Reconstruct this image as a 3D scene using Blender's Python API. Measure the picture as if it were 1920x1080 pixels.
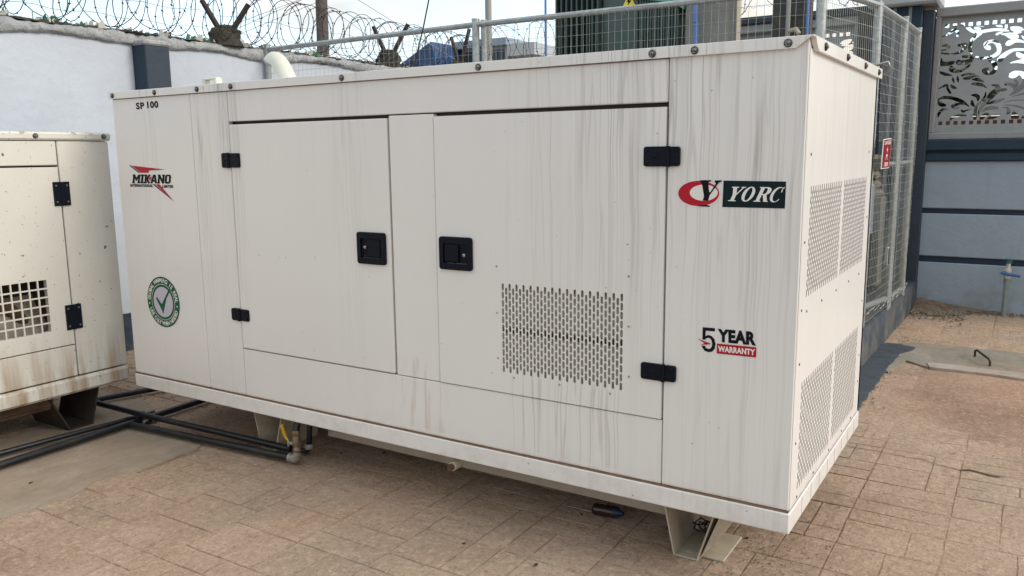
import bpy, bmesh, math, random
from mathutils import Vector, Matrix, noise

for _o in list(bpy.data.objects):
    bpy.data.objects.remove(_o)
SC = bpy.context.scene
COL = SC.collection
PI = math.pi

# ------------------------------------------------------------------ camera
CP = Vector((4.162, -2.654, 1.51))
CR = Vector((0.8471, 0.5313, -0.0110)).normalized()
CF = Vector((-0.5258, 0.8352, -0.1615)).normalized()
CU = CR.cross(CF).normalized()
CR = CF.cross(CU).normalized()
FPX = 1541.84
cam_d = bpy.data.cameras.new('camera')
cam = bpy.data.objects.new('camera', cam_d)
COL.objects.link(cam)
m = Matrix.Identity(4)
for i in range(3):
    m[i][0] = CR[i]; m[i][1] = CU[i]; m[i][2] = -CF[i]; m[i][3] = CP[i]
cam.matrix_world = m
cam_d.sensor_width = 36.0
cam_d.lens = FPX / 1920 * 36.0
cam_d.clip_start = 0.05
cam_d.clip_end = 600
SC.camera = cam


def at(px, py, **k):
    """point of the photograph on a plane of the place (x=, y= or z=)"""
    d = CF + CR * ((px - 960) / FPX) - CU * ((py - 540) / FPX)
    (ax, v), = k.items()
    i = 'xyz'.index(ax)
    return CP + d * ((v - CP[i]) / d[i])


def project(P):
    d = Vector(P) - CP
    z = d.dot(CF)
    return 960 + FPX * d.dot(CR) / z, 540 - FPX * d.dot(CU) / z, z


# ------------------------------------------------------------------ world and sun
SUN_EL, SUN_AZ = math.radians(33), math.radians(10)      # azimuth from +x towards +y
sun_dir = Vector((math.cos(SUN_EL) * math.cos(SUN_AZ), math.cos(SUN_EL) * math.sin(SUN_AZ), math.sin(SUN_EL)))
W = bpy.data.worlds.new('World'); SC.world = W; W.use_nodes = True
nt = W.node_tree; nt.nodes.clear()
N = nt.nodes.new; Lk = nt.links.new
wo = N('ShaderNodeOutputWorld'); bg = N('ShaderNodeBackground'); Lk(bg.outputs[0], wo.inputs[0])
sky = N('ShaderNodeTexSky'); sky.sky_type = 'NISHITA'; sky.sun_disc = False
sky.sun_elevation = SUN_EL; sky.sun_rotation = PI / 2 - SUN_AZ
skm = N('ShaderNodeVectorMath'); skm.operation = 'SCALE'; skm.inputs['Scale'].default_value = 0.10
Lk(sky.outputs[0], skm.inputs[0])
tc = N('ShaderNodeTexCoord')
mp = N('ShaderNodeMapping'); mp.inputs['Scale'].default_value = (1.0, 1.0, 2.6); Lk(tc.outputs['Generated'], mp.inputs[0])
n1 = N('ShaderNodeTexNoise'); n1.inputs['Scale'].default_value = 2.6; n1.inputs['Detail'].default_value = 7; n1.inputs['Roughness'].default_value = .58
Lk(mp.outputs[0], n1.inputs[0])
n2 = N('ShaderNodeTexNoise'); n2.inputs['Scale'].default_value = 6.0; n2.inputs['Detail'].default_value = 5
Lk(mp.outputs[0], n2.inputs[0])
sd = N('ShaderNodeVectorMath'); sd.operation = 'DOT_PRODUCT'; sd.inputs[1].default_value = (0.95, 0.3, 0.0)
Lk(tc.outputs['Generated'], sd.inputs[0])
mr = N('ShaderNodeMapRange'); mr.inputs[1].default_value = -0.75; mr.inputs[2].default_value = 0.15
Lk(sd.outputs['Value'], mr.inputs[0])
cw = N('ShaderNodeMix'); cw.data_type = 'RGBA'
cw.inputs[6].default_value = (0.64, 0.71, 0.75, 1); cw.inputs[7].default_value = (0.84, 0.775, 0.68, 1)
Lk(mr.outputs[0], cw.inputs[0])
shd = N('ShaderNodeMapRange'); shd.inputs[1].default_value = .35; shd.inputs[2].default_value = .65; shd.inputs[3].default_value = .80; shd.inputs[4].default_value = 1.08
Lk(n2.outputs[0], shd.inputs[0])
cs = N('ShaderNodeVectorMath'); cs.operation = 'SCALE'; Lk(cw.outputs[2], cs.inputs[0]); Lk(shd.outputs[0], cs.inputs['Scale'])
blu = N('ShaderNodeVectorMath'); blu.operation = 'ADD'; blu.inputs[1].default_value = (0.38, 0.49, 0.54); Lk(skm.outputs[0], blu.inputs[0])
cv = N('ShaderNodeMapRange'); cv.inputs[1].default_value = .36; cv.inputs[2].default_value = .56
Lk(n1.outputs[0], cv.inputs[0])
mx = N('ShaderNodeMix'); mx.data_type = 'RGBA'
Lk(cv.outputs[0], mx.inputs[0]); Lk(blu.outputs[0], mx.inputs[6]); Lk(cs.outputs[0], mx.inputs[7])
Lk(mx.outputs[2], bg.inputs[0]); bg.inputs[1].default_value = 1.0

sl = bpy.data.lights.new('sun', 'SUN'); sl.energy = 1.5; sl.angle = math.radians(22); sl.color = (1.0, 0.93, 0.82)
so = bpy.data.objects.new('sun', sl); COL.objects.link(so)
so.rotation_euler = (-sun_dir).to_track_quat('-Z', 'Y').to_euler()
so.location = (8, 2, 8)
SC.view_settings.view_transform = 'Standard'
SC.view_settings.look = 'None'
SC.view_settings.gamma = 1.0
SC.view_settings.use_curve_mapping = False
SC.view_settings.exposure = 0.55


# ------------------------------------------------------------------ materials
def srgb(r, g, b):
    f = lambda c: (c / 255 / 12.92) if c / 255 <= .04045 else ((c / 255 + .055) / 1.055) ** 2.4
    return (f(r), f(g), f(b), 1)


class Mat:
    def __init__(s, name, color=(.5, .5, .5, 1), rough=.6, metal=0.0, spec=.5):
        s.m = bpy.data.materials.new(name); s.m.use_nodes = True
        s.t = s.m.node_tree; s.b = s.t.nodes['Principled BSDF']
        s.b.inputs['Roughness'].default_value = rough; s.b.inputs['Metallic'].default_value = metal
        s.b.inputs['Specular IOR Level'].default_value = spec
        s.b.inputs['Base Color'].default_value = color
        s.cur = None; s.color = color
        s.tc = s.t.nodes.new('ShaderNodeTexCoord')
        s.h = None

    def n(s, ty): return s.t.nodes.new(ty)
    def l(s, a, b): s.t.links.new(a, b)

    def vec(s, scale=(1, 1, 1), src='Object', loc=(0, 0, 0)):
        mpn = s.n('ShaderNodeMapping'); mpn.inputs['Scale'].default_value = scale; mpn.inputs['Location'].default_value = loc
        if src == 'World':
            g = s.n('ShaderNodeNewGeometry'); s.l(g.outputs['Position'], mpn.inputs[0])
        else:
            s.l(s.tc.outputs[src], mpn.inputs[0])
        return mpn.outputs[0]

    def noise(s, scale, detail=4, rough=.55, stretch=(1, 1, 1), src='World', lo=.4, hi=.6, loc=(0, 0, 0)):
        x = s.n('ShaderNodeTexNoise'); x.inputs['Scale'].default_value = scale; x.inputs['Detail'].default_value = detail
        x.inputs['Roughness'].default_value = rough
        s.l(s.vec(stretch, src, loc), x.inputs[0])
        r = s.n('ShaderNodeMapRange'); r.inputs[1].default_value = lo; r.inputs[2].default_value = hi
        s.l(x.outputs[0], r.inputs[0])
        return r.outputs[0]

    def mul(s, a, b):
        x = s.n('ShaderNodeMath'); x.operation = 'MULTIPLY'; x.use_clamp = True
        s.l(a, x.inputs[0])
        if isinstance(b, (int, float)): x.inputs[1].default_value = b
        else: s.l(b, x.inputs[1])
        return x.outputs[0]

    def mix(s, fac, color):
        x = s.n('ShaderNodeMix'); x.data_type = 'RGBA'
        s.l(fac, x.inputs[0])
        if s.cur is None: x.inputs[6].default_value = s.color
        else: s.l(s.cur, x.inputs[6])
        x.inputs[7].default_value = color
        s.cur = x.outputs[2]; s.l(s.cur, s.b.inputs['Base Color'])
        return s

    def scalecol(s, fac, lo, hi):
        """multiply the colour by a value between lo and hi"""
        r = s.n('ShaderNodeMapRange'); r.inputs[3].default_value = lo; r.inputs[4].default_value = hi; s.l(fac, r.inputs[0])
        x = s.n('ShaderNodeVectorMath'); x.operation = 'SCALE'
        if s.cur is None: x.inputs[0].default_value = s.color[:3]
        else: s.l(s.cur, x.inputs[0])
        s.l(r.outputs[0], x.inputs['Scale'])
        s.cur = x.outputs[0]; s.l(s.cur, s.b.inputs['Base Color'])
        return s

    def bump(s, fac, strength=.3, dist=.01):
        b = s.n('ShaderNodeBump'); b.inputs['Strength'].default_value = strength; b.inputs['Distance'].default_value = dist
        s.l(fac, b.inputs['Height'])
        if s.h is not None: s.l(s.h, b.inputs['Normal'])
        s.h = b.outputs[0]; s.l(s.h, s.b.inputs['Normal'])
        return s

    def ramp(s, val, stops):
        r = s.n('ShaderNodeValToRGB'); s.l(val, r.inputs[0])
        e = r.color_ramp.elements
        e[0].position = stops[0][0]; e[0].color = (stops[0][1],) * 3 + (1,)
        e[1].position = stops[-1][0]; e[1].color = (stops[-1][1],) * 3 + (1,)
        for p_, v_ in stops[1:-1]:
            k = e.new(p_); k.color = (v_,) * 3 + (1,)
        return r.outputs[0]

    def xyz(s):
        g = s.n('ShaderNodeNewGeometry'); x = s.n('ShaderNodeSeparateXYZ'); s.l(g.outputs['Position'], x.inputs[0]); return x.outputs

    def math(s, op, a, b):
        x = s.n('ShaderNodeMath'); x.operation = op
        for k, v in ((0, a), (1, b)):
            if isinstance(v, (int, float)): x.inputs[k].default_value = v
            else: s.l(v, x.inputs[k])
        return x.outputs[0]


def simple(name, c, rough=.6, metal=0., var=0, vs=8, bmp=0, bs=40, bd=.004, dirt=None, ds=3, spec=.5):
    M_ = Mat(name, c, rough, metal, spec)
    if var: M_.scalecol(M_.noise(vs, 5, .6, lo=.3, hi=.7), 1 - var, 1 + var)
    if dirt: M_.mix(M_.mul(M_.noise(ds, 6, .65, lo=.5, hi=.75), .7), dirt)
    if bmp: M_.bump(M_.noise(bs, 5, .6, lo=.2, hi=.8), bmp, bd)
    return M_.m


# canopy paint of the large generator: warm white with rain drips
def paint_streaked():
    P = Mat('canopy_paint', (0.735, 0.722, 0.708, 1), .3)
    X, Y, Z = P.xyz()
    u = P.math('ADD', X, Y)
    P.scalecol(P.noise(.9, 3, .5, lo=.3, hi=.7), .97, 1.02)
    wob = P.noise(3.2, 1.5, .5, (1, 1, .9), lo=0, hi=1)
    cx = P.n('ShaderNodeCombineXYZ')
    uu = P.math('ADD', u, P.math('MULTIPLY', wob, .026))
    P.l(uu, cx.inputs[0]); P.l(P.math('MULTIPLY', Z, .02), cx.inputs[2])

    def streak(freq, lo, hi, off, det=2):
        mm = P.n('ShaderNodeMapping'); P.l(cx.outputs[0], mm.inputs[0]); mm.inputs['Location'].default_value = (off, off, 0)
        t = P.n('ShaderNodeTexNoise'); t.inputs['Scale'].default_value = freq; t.inputs['Detail'].default_value = det; t.inputs['Roughness'].default_value = .6
        P.l(mm.outputs[0], t.inputs[0])
        r = P.n('ShaderNodeMapRange'); r.inputs[1].default_value = lo; r.inputs[2].default_value = hi
        P.l(t.outputs[0], r.inputs[0]); return r.outputs[0]

    def ridge(freq, w, off, zs=1.0):
        mm = P.n('ShaderNodeMapping'); P.l(cx.outputs[0], mm.inputs[0]); mm.inputs['Location'].default_value = (off, off, 0); mm.inputs['Scale'].default_value = (1, 1, zs)
        t = P.n('ShaderNodeTexNoise'); t.inputs['Scale'].default_value = freq; t.inputs['Detail'].default_value = 1; t.inputs['Roughness'].default_value = .5
        P.l(mm.outputs[0], t.inputs[0])
        d = P.math('ABSOLUTE', P.math('SUBTRACT', t.outputs[0], .5), 0)
        r = P.n('ShaderNodeMapRange'); r.inputs[1].default_value = w; r.inputs[2].default_value = 0
        P.l(d, r.inputs[0]); return r.outputs[0]
    un = P.math('DIVIDE', u, 5.0)
    mask = P.ramp(un, [(0, .05), (.035, .05), (.045, .55), (.066, .5), (.078, .04), (.130, .04), (.140, .9), (.190, .95), (.205, .12), (.31, .03), (.328, .5), (.345, .4), (.36, .03),
                       (.475, .02), (.51, .35), (.545, .8), (.60, 1), (.71, 1), (.713, .42), (.95, .40), (1, .3)])
    zfade = P.n('ShaderNodeMapRange'); P.l(Z, zfade.inputs[0]); zfade.inputs[1].default_value = .25; zfade.inputs[2].default_value = 1.85
    zm = P.ramp(zfade.outputs[0], [(0, .22), (.35, .30), (.7, .65), (.85, 1), (1, 1)])
    lenv = P.noise(7, 3, .6, (1, 1, .10), lo=.32, hi=.52)      # each run starts and ends at its own height
    mk = P.mul(P.mul(mask, zm), lenv)
    s1 = ridge(24, .026, 0, .8); s2 = streak(21, .54, .72, 3.7); s3 = ridge(33, .045, 9.1, 1.3); s4 = streak(4, .42, .7, 5.5, 3)
    P.mix(P.mul(P.mul(s4, mk), .24), (.40, .385, .36, 1))
    P.mix(P.mul(P.mul(s2, mk), .22), (.30, .285, .265, 1))
    P.mix(P.mul(P.mul(s1, mk), .44), (.22, .21, .20, 1))
    P.mix(P.mul(P.mul(s3, mk), .32), (.22, .205, .195, 1))
    # faint runs under the slotted vent and down from the seams
    vz = P.ramp(P.math('DIVIDE', Z, 2.0), [(0, 0), (.17, .0), (.18, .9), (.32, 1), (.335, 0), (1, 0)])
    vx = P.ramp(un, [(0, 0), (.488, 0), (.50, 1), (.59, 1), (.60, 0), (1, 0)])
    P.mix(P.mul(P.mul(P.mul(s3, vz), vx), .35), (.30, .27, .24, 1))
    bx_ = P.ramp(un, [(0, 0), (.372, 0), (.382, 1), (.43, 1), (.44, 0), (1, 0)])
    P.mix(P.mul(P.mul(P.mul(P.noise(26, 3, .6, (1, 1, .1), lo=.5, hi=.6), vz), bx_), .35), (.42, .30, .20, 1))
    low = P.n('ShaderNodeMapRange'); P.l(Z, low.inputs[0]); low.inputs[1].default_value = .42; low.inputs[2].default_value = .25
    P.mix(P.mul(P.mul(P.noise(9, 6, .7, lo=.45, hi=.75), low.outputs[0]), .38), (.36, .29, .22, 1))
    seam = P.ramp(P.math('DIVIDE', Z, 2.0), [(0, 0), (.1625, 0), (.1645, 1), (.1655, 1), (.170, 0), (1, 0)])
    P.mix(P.mul(P.mul(P.noise(14, 4, .7, lo=.35, hi=.6), seam), .6), (.28, .17, .11, 1))
    P.mix(P.mul(P.noise(55, 2, .5, lo=.755, hi=.77), .7), (.14, .12, .10, 1))
    P.b.inputs['Roughness'].default_value = .33
    P.b.inputs['Coat Weight'].default_value = .20; P.b.inputs['Coat Roughness'].default_value = .28
    P.bump(P.noise(1.3, 0, .4, lo=.0, hi=1), .10, .02)
    return P.m


def paint_old():
    P = Mat('old_cream_paint', (0.61, 0.60, 0.555, 1), .42)
    X, Y, Z = P.xyz()
    P.scalecol(P.noise(1.2, 4, .6, lo=.3, hi=.7), .93, 1.05)
    P.mix(P.mul(P.noise(2.5, 5, .6, lo=.48, hi=.75), .25), (.52, .45, .31, 1))
    low = P.n('ShaderNodeMapRange'); P.l(Z, low.inputs[0]); low.inputs[1].default_value = .60; low.inputs[2].default_value = .28
    st = P.noise(14, 4, .6, (1, 1, .08), lo=.46, hi=.66)
    P.mix(P.mul(P.mul(st, low.outputs[0]), .75), (.26, .14, .055, 1))
    P.mix(P.mul(P.mul(P.noise(30, 4, .6, (1, 1, .15), lo=.45, hi=.62), low.outputs[0]), .5), (.33, .25, .16, 1))
    P.mix(P.mul(P.noise(26, 3, .6, lo=.69, hi=.71), .9), (.10, .075, .055, 1))
    P.mix(P.mul(P.noise(70, 2, .5, lo=.71, hi=.73), .9), (.08, .06, .05, 1))
    top = P.n('ShaderNodeMapRange'); P.l(Z, top.inputs[0]); top.inputs[1].default_value = 1.628; top.inputs[2].default_value = 1.646
    P.mix(P.mul(P.mul(P.noise(22, 4, .7, lo=.52, hi=.56), top.outputs[0]), .8), (.20, .11, .05, 1))
    P.bump(P.noise(1.8, 1, .4, lo=.2, hi=.8), .10, .012)
    return P.m


def ground_mat(name, base, rnd=True, joints=False, coarse=1.0, smooth=False):
    P = Mat(name, base, .85, 0, .3)
    if rnd:
        oi = P.n('ShaderNodeObjectInfo'); P.scalecol(oi.outputs['Random'], .93, 1.06)
    X, Y, Z = P.xyz()
    c = lambda r, g_, b_: (base[0] * r, base[1] * g_, base[2] * b_, 1)
    P.mix(P.mul(P.noise(.9, 4, .6, lo=.45, hi=.65), .35), c(1.10, .94, .84))
    P.mix(P.mul(P.noise(1.7, 5, .6, lo=.50, hi=.66, loc=(7, 3, 0)), .50), c(.76, .84, .90))
    P.mix(P.mul(P.noise(3.5, 7, .72, lo=.50, hi=.66, loc=(2, 9, 0)), .55), c(1.32, 1.36, 1.42))
    P.mix(P.mul(P.noise(.75, 7, .68, lo=.57, hi=.68, loc=(1.2, 5.4, 0)), .6), c(.54, .48, .42))
    P.mix(P.mul(P.noise(2.6, 7, .72, lo=.60, hi=.68, loc=(8.2, 1.4, 0)), .55), c(.55, .54, .52))
    # worn red oxide area on the right, towards the channel slab
    dx_ = P.math('MULTIPLY', P.math('SUBTRACT', X, 4.35), .95); dy_ = P.math('SUBTRACT', Y, 2.95)
    d2_ = P.math('SQRT', P.math('ADD', P.math('MULTIPLY', dx_, dx_), P.math('MULTIPLY', dy_, dy_)), 0)
    d2_ = P.math('ADD', d2_, P.math('MULTIPLY', P.noise(2.4, 6, .65, lo=0, hi=1), .75))
    rm = P.n('ShaderNodeMapRange'); P.l(d2_, rm.inputs[0]); rm.inputs[1].default_value = 1.45; rm.inputs[2].default_value = .85
    P.mix(P.mul(rm.outputs[0], .62), (.42, .235, .16, 1))
    if joints:
        jz = P.n('ShaderNodeMapRange'); P.l(Z, jz.inputs[0]); jz.inputs[1].default_value = -.0020; jz.inputs[2].default_value = -.0042
        P.mix(P.mul(jz.outputs[0], .60), c(.46, .40, .35))
    if not smooth:
        P.mix(P.mul(P.noise(28, 7, .78, lo=.50, hi=.62), .50 * coarse), c(.60, .58, .54))
        P.mix(P.mul(P.noise(34, 7, .8, lo=.52, hi=.60, loc=(5, 5, 1)), .50 * coarse), c(1.5, 1.52, 1.5))
        P.mix(P.mul(P.noise(70, 4, .7, lo=.56, hi=.64, loc=(3, 3, 3)), .55 * coarse), c(.42, .40, .37))
        P.bump(P.noise(22, 8, .75, lo=.25, hi=.75), .95 * coarse, .012)
        P.bump(P.noise(8, 4, .6, lo=.25, hi=.75), .5 * coarse, .014)
    else:
        P.mix(P.mul(P.noise(3.2, 7, .75, (1, .5, 1), lo=.46, hi=.62, loc=(2, 6, 0)), .55), c(.66, .62, .56))
        P.mix(P.mul(P.noise(6, 7, .75, (1, .35, 1), lo=.46, hi=.66), .40), c(.66, .66, .64))
        P.mix(P.mul(P.noise(11, 7, .75, lo=.52, hi=.68, loc=(4, 4, 4)), .40), c(1.22, 1.2, 1.15))
        P.mix(P.mul(P.noise(120, 2, .6, lo=.66, hi=.72), .5), (.08, .07, .06, 1))
        P.bump(P.noise(30, 6, .65, lo=.25, hi=.75), .4, .005)
    return P.m


M = {}
M['paint'] = paint_streaked()
M['old'] = paint_old()
M['shell'] = simple('foam_lining', (.40, .37, .335, 1), .9, var=.25, vs=30)
M['shelldark'] = simple('dark_lining', (.085, .068, .05, 1), .9, var=.25, vs=30)
M['gap'] = simple('seam_shadow_steel', (.05, .042, .036, 1), .7)
M['seam'] = simple('seam_rust_and_shade', (.20, .12, .075, 1), .8, var=.3, vs=20)
M['navy_plastic'] = simple('black_latch_plastic', (.004, .006, .013, 1), .42, bmp=.15, bs=300, bd=.0005, spec=.14)
M['black'] = simple('black_print', (.008, .008, .012, 1), .55, spec=.1)
M['red'] = simple('red_print', (.42, .010, .028, 1), .35, spec=.2)
M['signred'] = simple('danger_sign_red', (.26, .006, .018, 1), .4, spec=.2)
M['green'] = simple('green_print', (.006, .10, .045, 1), .35, spec=.2)
M['darkplate'] = simple('dark_green_print', (.008, .018, .022, 1), .5, spec=.1)
M['white_print'] = simple('white_print', (.74, .73, .70, 1), .4)
M['lilac'] = simple('pale_lilac_print', (.50, .48, .58, 1), .4)
M['yellow'] = simple('yellow_print', (.75, .62, .05, 1), .45)
M['chrome'] = simple('zinc_metal', (.42, .42, .42, 1), .35, .8, var=.2, vs=60)
M['bolt_head'] = simple('dull_bolt_head', (.16, .16, .165, 1), .4, .7)
M['bolt_black'] = simple('bolt_washer_rubber', (.02, .02, .022, 1), .55)
M['galv'] = simple('galvanised_steel', (.36, .385, .39, 1), .45, .55, var=.25, vs=25, bmp=.1)
M['wire'] = simple('galvanised_wire', (.42, .43, .40, 1), .5, .45, var=.25, vs=15)
M['razor'] = simple('weathered_wire', (.045, .038, .032, 1), .6, .4, var=.4, vs=20)
M['rust'] = simple('rusty_steel', (.10, .058, .034, 1), .85, .1, var=.4, vs=14, bmp=.4, bs=60)
M['rustdark'] = simple('dark_rusty_steel', (.040, .029, .024, 1), .85, .1, var=.4, vs=14, bmp=.4, bs=60)
M['foot'] = simple('dusty_cream_steel', (.44, .39, .31, 1), .6, var=.12, vs=7, dirt=(.20, .13, .08, 1), ds=8)
M['beam'] = simple('dusty_grey_paint', (.33, .29, .245, 1), .6, var=.12, vs=6, dirt=(.17, .12, .085, 1), ds=6)
M['pipe'] = simple('black_poly_pipe', (.007, .009, .014, 1), .38, var=.3, vs=12, dirt=(.035, .030, .027, 1), ds=9)
M['brass'] = simple('dull_brass', (.22, .165, .105, 1), .5, .5, var=.3, vs=60, dirt=(.16, .06, .02, 1), ds=40)
M['galvdull'] = simple('dull_fitting_metal', (.33, .31, .28, 1), .5, .5, var=.2, vs=60)
M['yellow_lever'] = simple('yellow_lever_coating', (.62, .36, .012, 1), .45)
M['wallpaint'] = None
M['bottle'] = simple('dark_red_plastic', (.03, .014, .012, 1), .2, spec=.5)
M['bluecap'] = simple('blue_plastic', (.006, .014, .045, 1), .5)
M['exhaust'] = simple('cream_exhaust_paint', (.62, .63, .56, 1), .35, var=.08, vs=5)


def wall_mat(name, base, dirt=.5):
    P = Mat(name, base, .75)
    zz = P.n('ShaderNodeMapRange'); P.l(P.xyz()[2], zz.inputs[0]); zz.inputs[1].default_value = .42; zz.inputs[2].default_value = .0
    P.scalecol(P.noise(.8, 5, .6, lo=.3, hi=.7), .93, 1.06)
    P.mix(P.mul(P.noise(1.5, 6, .65, lo=.52, hi=.78), .30 * dirt), (base[0] * .72, base[1] * .74, base[2] * .74, 1))
    P.mix(P.mul(P.noise(11, 4, .7, lo=.66, hi=.72), .45 * dirt), (base[0] * .55, base[1] * .55, base[2] * .55, 1))
    P.mix(P.mul(P.mul(P.noise(5, 6, .7, lo=.42, hi=.68, loc=(3, 1, 2)), zz.outputs[0]), .7 * dirt), (.22, .18, .14, 1))
    P.mix(P.mul(P.noise(9, 5, .6, (1, 1, .12), lo=.56, hi=.72), .22 * dirt), (base[0] * .6, base[1] * .6, base[2] * .6, 1))
    P.bump(P.noise(3.5, 5, .6, lo=.2, hi=.8), .5, .02)
    P.bump(P.noise(60, 3, .6, lo=.2, hi=.8), .15, .003)
    return P.m


M['wall_l'] = wall_mat('pale_blue_wall_paint', (.48, .525, .60, 1), .5)
M['wall_b'] = wall_mat('grey_blue_wall_paint', (.30, .365, .44, 1), 1)
M['navy'] = wall_mat('navy_wall_paint', (.014, .034, .060, 1), .6)
M['navy2'] = wall_mat('slate_plinth_paint', (.030, .042, .058, 1), 1)
M['navyl'] = wall_mat('slate_pillar_paint', (.032, .044, .066, 1), .6)
M['stripe'] = wall_mat('pale_flute_paint', (.20, .24, .28, 1), .4)
M['frame_c'] = wall_mat('grey_frame_render', (.27, .28, .285, 1), 1.2)
M['cap'] = wall_mat('pale_cap_render', (.40, .42, .44, 1), 1)
M['laser'] = simple('grey_laser_cut_steel', (.30, .315, .33, 1), .5, .1, var=.1, vs=6, bmp=.1)
P = Mat('rough_coping_cement', (.41, .42, .43, 1), .9)
P.scalecol(P.noise(9, 6, .7, lo=.3, hi=.7), .75, 1.2)
P.mix(P.mul(P.noise(26, 5, .7, lo=.55, hi=.68), .8), (.10, .10, .10, 1))
P.mix(P.mul(P.noise(5, 4, .6, lo=.45, hi=.7), .4), (.28, .32, .37, 1))
P.bump(P.noise(28, 6, .7, lo=.2, hi=.8), .9, .02)
M['coping'] = P.m
M['topdirt'] = simple('mossy_wall_top', (.045, .040, .033, 1), .95, var=.5, vs=20, bmp=.8, bs=30, bd=.02)
M['glass_g'] = simple('green_bottle_glass', (.05, .17, .09, 1), .15, spec=.8)
M['glass_c'] = simple('clear_dusty_glass', (.52, .50, .44, 1), .3, spec=.7)
M['concrete'] = simple('grey_concrete', (.20, .205, .195, 1), .85, var=.18, vs=5, bmp=.4, bs=40)
M['concdark'] = simple('dark_rough_concrete', (.055, .058, .054, 1), .9, var=.4, vs=10, bmp=.8, bs=30, bd=.015)
M['beige'] = simple('beige_pole_concrete', (.42, .38, .31, 1), .8, var=.15, vs=8, dirt=(.2, .16, .11, 1), ds=4)
M['brownpost'] = simple('brown_timber', (.12, .095, .065, 1), .85, var=.2, vs=20)
M['bluepvc'] = simple('blue_conduit', (.09, .19, .50, 1), .45, var=.12, vs=6)
M['trafo'] = simple('grey_green_enamel', (.045, .075, .070, 1), .5, var=.1, vs=3)
M['trafolight'] = simple('teal_top_enamel', (.10, .30, .24, 1), .5)
M['wood'] = simple('weathered_pole_wood', (.095, .085, .08, 1), .9, var=.3, vs=18, bmp=.5, bs=60)
M['grey_pole'] = simple('grey_pole_paint', (.27, .28, .27, 1), .6, .2)
M['bldg'] = simple('blue_grey_fascia', (.24, .30, .37, 1), .7, var=.05, vs=2)
M['bldgp'] = simple('pale_block_render', (.42, .46, .50, 1), .7, var=.05, vs=2)
M['bldgdark'] = simple('dark_glazing', (.02, .035, .055, 1), .3)
M['blueroof'] = simple('blue_roof_sheet', (.015, .065, .19, 1), .5, var=.15, vs=2)
M['redroof'] = simple('red_brown_roof', (.20, .115, .085, 1), .8, var=.15, vs=2)
M['greyroof'] = simple('grey_roof_sheet', (.035, .035, .036, 1), .7, var=.15, vs=4)
M['teal'] = simple('teal_painted_gate', (.06, .17, .19, 1), .6)
M['leaf'] = simple('dark_leaves', (.014, .022, .012, 1), .6, var=.4, vs=6)
M['leaf2'] = simple('lighter_leaves', (.025, .04, .018, 1), .6, var=.4, vs=6)
M['green_pipe'] = simple('faded_green_pipe', (.19, .24, .22, 1), .5, var=.15, vs=20)
M['tap_white'] = simple('dusty_white_plastic', (.52, .48, .42, 1), .5, var=.15, vs=40)
M['tap_teal'] = simple('teal_cap_plastic', (.02, .10, .12, 1), .5)
M['tap_blue'] = simple('blue_tap_plastic', (.02, .11, .33, 1), .4)
M['stone'] = simple('tan_stone', (.24, .20, .145, 1), .85, var=.3, vs=12, bmp=.4)
M['paver'] = ground_mat('stamped_paver', (.458, .338, .252, 1))
M['pavebase'] = ground_mat('joint_dust', (.436, .322, .238, 1), rnd=False, coarse=.9, joints=True)
M['earth'] = ground_mat('red_earth', (.22, .14, .09, 1), rnd=False)
M['cement'] = ground_mat('worn_cement_screed', (.330, .270, .215, 1), rnd=False, smooth=True)
M['worn'] = ground_mat('worn_red_oxide_concrete', (.34, .225, .165, 1), rnd=False, coarse=.5)
M['strip'] = ground_mat('grey_channel_cement', (.265, .235, .195, 1), rnd=False, smooth=True)
M['lightmortar'] = ground_mat('pale_mortar', (.36, .345, .31, 1), rnd=False, smooth=True)
M['spill'] = simple('spilled_navy_paint', (.045, .058, .075, 1), .75, var=.3, vs=12, bmp=.3, bs=30)
M['jointdirt'] = simple('dark_joint_dirt', (.085, .062, .045, 1), .95, var=.3, vs=30)
M['gravel'] = simple('small_gravel', (.22, .17, .125, 1), .9, var=.5, vs=50)
M['debris'] = simple('grey_rubble', (.20, .165, .125, 1), .9, var=.4, vs=30)
M['dirt'] = simple('loose_brown_dirt', (.20, .145, .10, 1), .95, var=.4, vs=14, bmp=.8, bs=50, bd=.01)


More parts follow.
